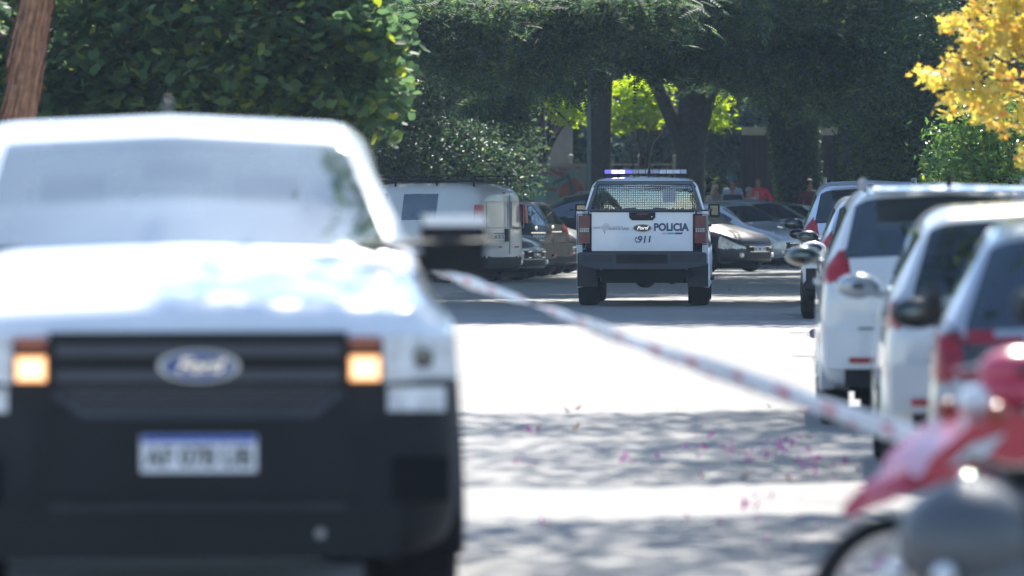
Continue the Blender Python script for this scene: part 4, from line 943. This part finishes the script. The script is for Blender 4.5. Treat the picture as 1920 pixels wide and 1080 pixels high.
# -- trunks standing beyond the far row
def far_tree(px, Y, r, label, lean, forks=(), ivy=False, crown=None, nl=24000):
    X = (px - 960) / FPX * Y; t = empty('shade_tree', (X, Y, .2), 0, label, 'tree', 'old trees beyond the far row of cars')
    c, rad = crown; C, P = clump_pts(c, rad, nl // 22, 22, .7, .3, .5)
    W(leaves('crown', LM['wood'], t, P, .30, T_LEAF, .7, .5), t)
    W(trunk_mesh(t, (X, Y, .1), (X + lean, Y, 6.2), r, r * .75, bark_dark, [(.45, f, r * .62) for f in forks] + limbs_to(C, 10, r * .4, .8, 1.0), wob=.08, n=16), t)
    if ivy:
        n = 12000; u = rng.random(n); q = rng.random(n) * 2 * math.pi; rr = r * (.95 + .35 * u) + rng.normal(0, .05, n)
        P = np.stack([X + lean * u + rr * np.cos(q), Y + rr * np.sin(q), .3 + u * 6.0], 1); W(leaves('ivy', LM['gloss'], t, P, .12, T_LEAF, .9, .6, up=(0, -.6, .5)), t)
far_tree(1117, 146, .34, 'straight dark trunk standing left of centre behind the police truck', .25, [(2.9, 146, 8.5)], crown=((1.0, 143, 10), (8, 10, 4)))
far_tree(1292, 148, .42, 'dark forked trunk just right of the police light bar', .05, [(2.9, 148, 5.6), (6.5, 148, 8)], crown=((6.0, 144, 10.5), (8, 10, 4)))
far_tree(1508, 147, .50, 'thick leaning trunk covered in ivy behind the people', -.55, [(5.4, 147, 7)], ivy=True, crown=((11.6, 141, 9.8), (8, 10, 4)))

# -- sunlit lime-green young trees seen between the trunks
def small_tree(name, X, Y, z0, crown_list, lm, size, T, label, trunk_top=None, r=.07, group=None, spread=.6, droop=.4, cat='tree', barkm=None):
    t = empty(name, (X, Y, z0), 0, label, cat, group); Ps = []; Cs = []
    for (c, rad, nc, per, rc) in crown_list: C, P = clump_pts(c, rad, nc, per, rc, .2, .6); Cs.append(C); Ps.append(P)
    C = np.concatenate(Cs); P = np.concatenate(Ps); P = P[P[:, 2] > z0 + .05]
    W(leaves('foliage' if cat == 'shrub' else 'crown', lm, t, P, size, T, spread, droop), t)
    tt = trunk_top or tuple(C.mean(0)); W(trunk_mesh(t, (X, Y, z0), tt, r, r * .5, barkm or bark_dark, limbs_to(C, 14, r * .6, .3, .95), wob=.05), t); return t
small_tree('young_tree', (1185 - 960) / FPX * 156, 156.5, .25, [(fp(1185, 180, 155), (.95, .6, .55), 34, 24, .2), (fp(1215, 215, 155), (.4, .4, .3), 14, 22, .15), (fp(1165, 225, 155), (.4, .3, .3), 14, 22, .15), (fp(1335, 200, 156), (.45, .4, .6), 26, 22, .2)], LM['lime'], .20, T_LEAF, 'sunlit yellow green young tree seen between the two dark trunks')
small_tree('young_tree', (985 - 960) / FPX * 157, 157.5, .25, [(fp(1030, 175, 156), (1.2, .6, .3), 34, 24, .2), (fp(1065, 200, 156), (.5, .4, .45), 14, 22, .2)], LM['lime'], .20, T_LEAF, 'sunlit yellow green young tree left of the straight dark trunk')

# -- shrubs
def shrub(px, py, Y, rad, nc, per, rc, lm, size, T, label, group=None, z0=0, **k):
    v = at(px, py, Y); return small_tree('shrub', v.x, v.y, z0, [((v.x, v.y, v.z), rad, nc, per, rc)], lm, size, T, label, trunk_top=(v.x, v.y, v.z), r=.05, group=group, cat='shrub', **k)
LM['pale'] = leafmat('hazy_leaf', (.075, .115, .095), (.12, .17, .14), (.16, .21, .15), .35, .1, .6)  # distance haze put into a pale blue-green leaf colour
shrub(1385, 235, 163, (1.5, 1.0, 1.3), 150, 26, .4, LM['pale'], .24, T_LEAF, 'bush tinted haze blue green, seen between the forked trunk and the ivy trunk', z0=.3)
shrub(1230, 250, 164, (1.2, 1.0, .9), 90, 26, .35, LM['pale'], .22, T_LEAF, 'haze tinted bush behind the rail fence between the two dark trunks', z0=.3)
G1 = 'dark shrubs behind the left row'
shrub(745, 250, 118, (1.3, 1.2, 2.0), 200, 30, .28, LM['gloss'], .13, T_LEAF, 'dark glossy shrub with glinting leaves behind the van roof rack', G1)
shrub(860, 330, 121, (1.5, 1.2, 1.3), 200, 30, .28, LM['gloss'], .13, T_LEAF, 'dark glossy low shrub directly above the van rear', G1)
shrub(935, 280, 124, (.80, 1.0, 1.6), 150, 30, .26, LM['wood'], .13, T_LEAF, 'drooping green shrub right of the van in front of the painted wall', G1)
shrub(660, 330, 116, (1.6, 1.3, 2.2), 200, 30, .28, LM['gloss'], .13, T_LEAF, 'dark shrub behind the near pickup windshield pillar', G1)
G2 = 'shrubs behind the right row'
shrub(1690, 300, 101, (1.1, 1.0, 1.3), 190, 30, .22, LM['gloss'], .11, T_LEAF, 'dark glossy shrub left most behind the right row of cars', G2, .13)
shrub(1720, 230, 98, (1.0, 1.0, 1.9), 230, 30, .22, LM['gloss'], .11, T_LEAF, 'tall dark shrub between the dark and the bright green one', G2, .13)
shrub(1800, 200, 96, (1.2, 1.0, 2.2), 200, 30, .24, LM['gloss'], .11, T_LEAF, 'dark shrub behind the yellow leaves', G2, .13)
shrub(1710, 330, 112, (.9, 1.0, 1.1), 110, 30, .24, LM['gloss'], .12, T_LEAF, 'low dark shrub right of the ivy trunk', G2, .13)
shrub(1880, 290, 71, (.85, .8, .95), 150, 34, .15, LM['bright'], .095, T_LEAF, 'bright sunlit green shrub under the yellow leaves', G2, .13, spread=.8)
shrub(1800, 340, 72, (.45, .5, .55), 50, 34, .13, LM['bright'], .09, T_LEAF, 'small sunlit shrub at the foot of the bright green one', G2, .13, spread=.8)

# -- yellow autumn tree, upper right
v = at(1990, 60, 50); tc_ = []
for (px, py, rx, rz, nc) in ((1875, 35, .48, .34, 46), (1935, 120, .45, .45, 46), (1850, 95, .22, .14, 14), (1800, 125, .16, .10, 9), (1755, 150, .14, .06, 8), (1735, 140, .09, .05, 4), (1830, 165, .26, .09, 16), (1790, 45, .10, .05, 5), (1830, 70, .12, .07, 6),
                               (1850, 205, .14, .12, 9), (1905, 220, .25, .16, 16), (1780, 195, .12, .06, 5), (1915, 290, .10, .12, 5), (1885, 10, .3, .2, 18), (1990, 60, .6, .9, 60)):
    tc_.append((fp(px, py, 50 + random.uniform(-.3, .3)), (rx, .35, rz), int(nc * .8), 12, .06))
small_tree('autumn_tree', 6.2, 51.5, .13, tc_, LM['yellow'], .062, T_STAR, 'autumn tree with yellow and orange star shaped leaves at the upper right', trunk_top=(5.6, 50.5, 4.2), r=.10, spread=.8, barkm=bark)

# -- street tree shading the nearer road (its crown is above the frame)
t = empty('street_tree', (6.3, 37.5, .13), 0, 'street tree at the right kerb whose crown throws mottled shade on the near road', 'tree')
def keep(C): return np.ones(len(C), bool)
C, P = clump_pts((3.5, 36.0, 7.4), (5.8, 16.0, 1.4), 1350, 46, .36, .1, .5)
P = P[(P[:, 2] > 5.3)]
yy = P[:, 1] - P[:, 2] * .92 + .5 * np.sin(P[:, 0] * 1.3); xx = P[:, 0] - P[:, 2] * .146
P_ok = (P[:, 1] > 31) | (P[:, 0] > .7 + .5 * np.sin(P[:, 1] * 1.7))
ok = P_ok & (((yy > 37.6) & (yy < 41.6)) | (yy < 28.0) | ((yy > 31.0) & (xx > rng.uniform(-1.0, 2.3, len(xx)))  & (yy < 37.7)))  # crown trimmed so its shade falls in chosen bands of the road
ok &= rng.random(len(P)) < np.where(yy < 28, .55, .8); P = P[ok]; C = C[C[:, 2] > 5.8]
C9, P9 = clump_pts((.30, 26.0, 7.3), (1.0, .9, .5), 18, 26, .16, .1, .6); P = np.concatenate([P, P9])  # unseen leaf clump added to darken the pickup windshield's reflection
W(leaves('crown', LM['locust'], t, P, .17, T_LEAF, .7, .5), t)
W(trunk_mesh(t, (6.3, 37.5, .13), (5.3, 37.5, 6.2), .19, .10, bark, limbs_to(C, 26, .06) + [(.9, (.6, 26.3, 7.3), .07)]), t)

# -- woodland backdrop
Pw = []
for i in range(950):
    Y = rng.uniform(170, 215); X = rng.uniform(-40, 46); h = rng.uniform(.6, 20)
    Pw.append(np.array([X, Y, h]) + rng.normal(0, 1, (110, 3)) * np.array([1.3, 1.0, .9]))
for i in range(300):
    Y = rng.uniform(128, 170); X = rng.choice([rng.uniform(-26, -3.5), rng.uniform(12, 30)]); h = rng.uniform(.5, 13)
    Pw.append(np.array([X, Y, h]) + rng.normal(0, 1, (90, 3)) * np.array([1.2, 1.0, .9]))
Pw = np.concatenate(Pw); Pw = Pw[Pw[:, 2] > .3]
Pw2 = np.stack([rng.uniform(-60, 66, 60000), rng.uniform(216, 232, 60000), rng.uniform(.3, 22, 60000)], 1)
tag(leaves('woodland_edge', LM['wood'], None, Pw2, 1.3, T_LEAF, .7, .4, up=(0, -1, .4)), 'far dark tree mass behind the woodland', 'woodland', kind='stuff')
tag(leaves('woodland', LM['wood'], None, Pw, .55, T_LEAF, .7, .4), 'dense dark woodland closing the view behind the park', 'woodland', kind='stuff')
for (px, Y, r) in ((870, 168, .2), (1010, 176, .16), (1230, 178, .2), (1390, 172, .16), (1600, 168, .22), (1690, 170, .2), (760, 160, .2)):
    X = (px - 960) / FPX * Y; tt = empty('background_tree', (X, Y, .3), 0, 'slim background trunk at the woodland edge', 'tree', 'slim trunks at the woodland edge')
    W(trunk_mesh(tt, (X, Y, .3), (X + random.uniform(-.6, .6), Y, 11), r, r * .5, bark_dark, wob=.2), tt)
    C, P = clump_pts((X, Y, 10.5), (2.6, 2.6, 2.6), 50, 24, .6, .2); W(leaves('crown', LM['wood'], tt, P, .4, T_LEAF, .7, .4), tt)

# ================================================================== WALL, FENCE, GATE, LAMPS
def paintwall():
    m = bpy.data.materials.new('painted_wall'); m.use_nodes = True; n = m.node_tree; p = n.nodes["Principled BSDF"]; p.inputs["Roughness"].default_value = .85
    tc = n.nodes.new("ShaderNodeTexCoord"); a = n.nodes.new("ShaderNodeTexNoise"); a.inputs["Scale"].default_value = 1.1; a.inputs["Detail"].default_value = 3; a.inputs["Distortion"].default_value = 1.2
    lk(n, tc.outputs["Object"], a.inputs["Vector"]); r = n.nodes.new("ShaderNodeValToRGB"); cr = r.color_ramp; cr.interpolation = 'CONSTANT'
    cr.elements[0].color = (.20, .22, .22, 1); cr.elements[1].position = .44; cr.elements[1].color = (.10, .26, .27, 1)
    for ps, c in ((.50, (.22, .22, .22, 1)), (.56, (.22, .10, .09, 1)), (.60, (.24, .20, .20, 1)), (.66, (.10, .10, .16, 1))):
        e = cr.elements.new(ps); e.color = c
    lk(n, a.outputs[0], r.inputs[0]); lk(n, r.outputs[0], p.inputs["Base Color"]); return m
wl = empty('painted_wall', (0, 153, .2), 0, 'low concrete wall with teal and red graffiti behind the left row', 'wall')
MB().box((-3.2, 0, 1.1), (10.8, .22, 2.25)).build('wall_panel', paintwall(), wl, bevel=.02)
MB().box((-3.2, 0, 2.26), (10.9, .30, .08)).build('coping', concrete, wl, bevel=.01)
bs = MB()
for (x0, s) in ((-.4, 1), (.55, -1), (1.35, 1)):
    bs.tube([(x0 - .25 * s, -.125, 1.75), (x0 + .15 * s, -.125, 2.0), (x0 + .3 * s, -.125, 1.55), (x0, -.125, 1.2), (x0 + .35 * s, -.125, .85)], [.05, .07, .06, .07, .03], 6)
bs.build('spray_mark', mat('spray', (.04, .12, .13), .8), wl)
tl = MB().prism([(.35, .5), (1.0, .5), (.9, 1.6), (.62, 2.0), (.42, 1.4)], -.13, -.118).build('spray_patch', mat('spray_teal', (.16, .32, .34), .8, vary=.25, scale=5), wl)
MB().prism([(1.22, .9), (1.9, .95), (2.0, 1.5), (1.7, 1.95), (1.3, 1.7)], -.13, -.118).build('spray_patch', mat('spray_red', (.24, .09, .08), .8, vary=.3, scale=5), wl)
MB().box((0, 0, 2.3), (.80, .5, 4.6)).box((0, 0, 4.62), (.95, .6, .12)).build('concrete_pillar', mat('pillar_concrete', (.26, .24, .26), .9, vary=.2, scale=2, bump=.3), None, bevel=.03)
o = bpy.data.objects['concrete_pillar']; o.location = (at(1047, 300, 159).x, 159, .2); tag(o, 'tall pale concrete pillar rising behind the painted wall', 'pillar')
fn = empty('rail_fence', (at(1200, 300, 156).x, 156, .2), 0, 'pale post and rail fence behind the police truck roof', 'fence')
fm = mat('fence_grey', (.38, .38, .36), .7, vary=.2)
for k in range(-4, 2):
    pz = MB().box((k * .95, 0, 1.25), (.10, .10, 2.5)).ell((k * .95, 0, 2.52), (.075, .075, .06)).build('post', fm, fn)
for zz in (.5, .95, 1.4, 1.85, 2.3): MB().box((-1.4, .06, zz), (5.1, .03, .045)).build('rail', fm, fn)
gt = empty('gate', (at(1480, 300, 155).x, 155, .2), 0, 'tall dark brown plank gate with pale lintel behind the people', 'gate')
gp = MB()
for k in range(16): gp.box((-1.12 + k * .15, 0, 1.55), (.142, .05, 3.1))
gp.build('plank_panel', mat('gate_brown', (.030, .022, .024), .8, vary=.25, scale=4), gt, bevel=.006)
MB().box((0, -.02, 3.20), (2.6, .30, .22)).build('lintel', mat('lintel_pale', (.42, .40, .34), .85), gt, bevel=.01)
for s in (-1, 1): MB().box((s * 1.25, 0, 1.6), (.16, .2, 3.2)).build('gate_post', M('black'), gt, bevel=.01)
def street_lamp(px, Y, gx, gy, label, r=.11):
    X = (px - 960) / FPX * Y; L = empty('street_lamp', (X, Y, 0.1), 0, label, 'street lamp', 'globe street lamps')
    pm = mat('pole_green', (.10, .14, .12), .6); g = at(gx, gy, Y)
    MB().tube([(0, 0, 0), (0, 0, .9), (0, 0, 7.0)], [r * .75, r * .5, r * .4], 12).build('pole', pm, L)
    dx = g.x - X; dz = g.z - .1
    MB().tube([(0, 0, dz - .35), (dx * .5, 0, dz - .42), (dx, 0, dz - .22)], .03, 8).build('arm', pm, L)
    MB().ell((dx, 0, dz), (.21, .21, .21), n=20, m=12).build('globe', mat('globe_glass', (.42, .38, .38), .3, vary=.05), L)
street_lamp(1104, 138, 1083, 178, 'green lamp post with pale globe in front of the straight trunk')
street_lamp(955, 150, 968, 180, 'second globe lamp half hidden in the left foliage')

# ================================================================== PEOPLE
def person(px, Y, H, label, shirt, hairc, face_deg=180, hair='short', arm=None, trousers=(.03, .035, .06), cap=None, bulk=1.0, skin=(.34, .21, .16), z0=.25, vest=None):
    X = (px - 960) / FPX * Y; p = empty('person', (X, Y, z0), R(face_deg), label, 'person', 'people standing beyond the far row'); k = H / 1.75
    def skinmesh(name, V, E, Rd, m, parent, sub=2):
        me = bpy.data.meshes.new(name); me.from_pydata([tuple(c * k for c in v) for v in V], E, []); me.materials.append(m)
        o = link(bpy.data.objects.new(name, me), parent); sk = o.modifiers.new('skin', 'SKIN'); sk.use_smooth_shade = True
        for i, r_ in enumerate(Rd):
            r_ = r_ if isinstance(r_, tuple) else (r_, r_); me.skin_vertices[0].data[i].radius = (r_[0] * k, r_[1] * k)
        me.skin_vertices[0].data[0].use_root = True
        o.modifiers.new('sub', 'SUBSURF').render_levels = sub; return o
    a = arm or {}
    def armpts(s):
        if s in a: return a[s]
        return [(s * .19, 0, 1.43), (s * .25, -.01, 1.14), (s * .24, .10, .92)]
    V = [(0, 0, .95), (0, 0, 1.15), (0, -.01, 1.40), (0, 0, 1.50), (0, .015, 1.57), (0, .02, 1.66), (0, .01, 1.73)]; E = [(0, 1), (1, 2), (2, 3), (3, 4), (4, 5), (5, 6)]
    b = bulk; Rd = [(.15 * b, .11 * b), (.14 * b, .105 * b), (.16 * b, .105 * b), .055, (.062, .075), (.078, .095), (.055, .065)]
    for s in (-1, 1):
        o = len(V); A_ = armpts(s); V += A_ + [tuple(np.array(A_[2]) + (np.array(A_[2]) - np.array(A_[1])) * .35)]; Rd += [.058 * b, .044, .032, (.038, .02)]; E += [(2, o), (o, o + 1), (o + 1, o + 2), (o + 2, o + 3)]
        o = len(V); V += [(s * .095, 0, .86), (s * .10, .01, .48), (s * .10, -.01, .09), (s * .10, .14, .035)]; Rd += [.092 * b, .062, .042, (.04, .03)]; E += [(0, o), (o, o + 1), (o + 1, o + 2), (o + 2, o + 3)]
    o = len(V); V += [(0, .115, 1.645)]; Rd += [.014]; E += [(5, o)]
    sm_ = mat('skin_%d' % int(skin[0] * 100), tuple(c * .85 for c in skin), .55, vary=.06)
    skinmesh('body', V, E, Rd, sm_, p)
    shm = mat('cloth_%s' % '_'.join(str(int(c * 100)) for c in shirt), shirt, .9, vary=.15, scale=8)
    V = [(0, 0, .90), (0, 0, 1.15), (0, -.01, 1.40), (0, 0, 1.475)]; E = [(0, 1), (1, 2), (2, 3)]; Rd = [(.175 * b, .13 * b), (.165 * b, .125 * b), (.185 * b, .125 * b), .07]
    for s in (-1, 1):
        o = len(V); A_ = armpts(s); e2 = tuple((np.array(A_[1]) * .35 + np.array(A_[2]) * .65)); V += [A_[0], A_[1], e2]; Rd += [.075 * b, .06, .048]; E += [(2, o), (o, o + 1), (o + 1, o + 2)]
    skinmesh('shirt', V, E, Rd, shm, p)
    V = [(0, 0, .93)]; E = []; Rd = [(.165 * b, .125 * b)]
    for s in (-1, 1): o = len(V); V += [(s * .095, 0, .84), (s * .10, .01, .48), (s * .10, -.01, .11)]; Rd += [.105 * b, .078, .062]; E += [(0, o), (o, o + 1), (o + 1, o + 2)]
    skinmesh('trousers', V, E, Rd, mat('trousers_%d' % int(trousers[2] * 100), trousers, .9), p)
    hm = mat('hair_%d' % int(hairc[0] * 100), hairc, .7, vary=.3, scale=20)
    h = MB().ell((0, -.012 * k, 1.69 * k), (.094 * k, .108 * k, .095 * k), n=18, m=12)
    if hair == 'long': h.ell((0, -.06 * k, 1.50 * k), (.11 * k, .06 * k, .22 * k), n=16, m=10)
    if hair == 'bald': h = MB().ell((0, -.045 * k, 1.655 * k), (.085 * k, .07 * k, .07 * k), n=16, m=10)
    h.build('hair', hm, p)
    if cap: MB().ell((0, 0, 1.715 * k), (.103 * k, .118 * k, .085 * k), n=18, m=10).box((0, .13 * k, 1.70 * k), (.14 * k, .10 * k, .015 * k)).build('cap', mat('cap_cloth', cap, .9), p)
    for s in (-1, 1): MB().box((s * .10 * k, .055 * k, .045 * k), (.10 * k, .28 * k, .09 * k)).build('shoe', M('black'), p, bevel=.03)
    if vest: MB().box((0, .125 * k, 1.18 * k), (.10 * k, .02, .5 * k)).build('shirt_stripe', mat('stripe', vest, .9), p, bevel=.005)
    return p
person(1341, 143.0, 1.66, 'blonde woman with long hair and pale top, leftmost of the group', (.42, .38, .35), (.55, .38, .20), 200, 'long')
person(1373, 145.2, 1.86, 'tall man in blue cap and light blue shirt, back of the group', (.34, .42, .55), (.05, .04, .03), 150, cap=(.05, .14, .19), bulk=1.15)
person(1374, 142.4, 1.66, 'man in dark navy shirt in front of the man in the blue cap', (.035, .045, .075), (.20, .11, .06), 15, bulk=1.2)
person(1404, 142.6, 1.58, 'grey haired person in grey shirt between the navy and red shirts', (.28, .33, .37), (.34, .28, .28), 340)
person(1421, 144.0, 1.84, 'man in a red jacket gesturing with one arm, right of the group', (.62, .03, .06), (.06, .04, .03), 165, 'bald', arm={-1: [(-.19, 0, 1.43), (-.36, 0, 1.20), (-.42, .16, 1.05)], 1: [(.19, 0, 1.43), (.30, 0, 1.18), (.14, .2, 1.12)]}, bulk=1.1, skin=(.32, .17, .12), vest=(.4, .3, .25))
person(1518, 143.6, 1.78, 'man in dark maroon shirt standing alone by the ivy trunk', (.10, .03, .036), (.03, .025, .02), 185, bulk=1.15)

# ================================================================== LITTER ON THE ROAD
Vp = []; Fp = []; 
def scatter(n, cx, cy, sx, sy, size):
    global Vp, Fp
    for _ in range(n):
        x = random.gauss(cx, sx); y = random.gauss(cy, sy); q = random.random() * 6.28; s = size * random.uniform(.6, 1.3); o = len(Vp)
        c, d = math.cos(q) * s, math.sin(q) * s; h = random.uniform(.008, .05)
        Vp += [(x - c, y - d, .004), (x - d * .6, y + c * .6, .006 + h * .5), (x + c, y + d, .006 + h), (x + d * .6, y - c * .6, .004)]; Fp.append((o, o + 1, o + 2, o + 3))
for (px, py, n, sx, sy) in ((1480, 840, 20, .22, .7), (1450, 860, 22, .2, .6), (1200, 862, 6, .06, .25), (1500, 895, 9, .12, .4), (1330, 895, 3, .05, .2), (995, 810, 5, .06, .3), (1410, 980, 6, .2, .7), (1270, 845, 6, .12, .3), (1020, 985, 3, .05, .2), (1390, 850, 8, .1, .4), (1600, 1040, 16, .2, .8), (1420, 940, 5, .1, .4), (870, 860, 3, .05, .2), (980, 870, 3, .1, .2), (1540, 870, 10, .15, .5), (1340, 820, 4, .3, .5)):
    Y = CH * FPX / (py - 373); scatter(n, (px - 960) / FPX * Y, Y, sx, sy, .019)
pk = mat('petal_pink', (.72, .10, .40), .7, vary=.3, scale=40)
tag(npmesh('fallen_petals', Vp, Fp, pk), 'pink petals scattered over the near asphalt', 'petals', kind='stuff')
Vp = []; Fp = []
for (px, py, n, sx) in ((1070, 800, 2, .04), (1520, 826, 2, .03), (1060, 778, 1, .02), (1200, 765, 3, .5), (600, 1010, 1, .01), (1350, 900, 5, .6), (1450, 500, 14, 1.5), (1250, 545, 10, 1.2)):
    Y = CH * FPX / (py - 373); scatter(n, (px - 960) / FPX * Y, Y, sx, .4, .028)
tag(npmesh('fallen_leaves', Vp, Fp, mat('dry_leaf', (.40, .24, .08), .8, vary=.3, scale=20)), 'few dry brown leaves lying on the asphalt', 'leaves', kind='stuff')
# ================================================================== HAZE
hz = MB().box((0, 145, 14.0), (264, 374, 32)).build('haze', mat('tmp_unused', (1, 1, 1)), smooth=False)
hm_ = bpy.data.materials.new('haze_air'); hm_.use_nodes = True; n = hm_.node_tree; n.nodes.clear()
o_ = n.nodes.new("ShaderNodeOutputMaterial"); pv = n.nodes.new("ShaderNodeVolumePrincipled")
pv.inputs["Color"].default_value = (.55, .74, 1.0, 1); pv.inputs["Density"].default_value = .00028; pv.inputs["Anisotropy"].default_value = .3  # added air volume, partly imitating veiling lens glare over far dark tones
lk(n, pv.outputs[0], o_.inputs["Volume"]); hz.data.materials.clear(); hz.data.materials.append(hm_)
tag(hz, 'thin bluish haze over the whole street, also standing in for lens glare', 'haze', kind='stuff')
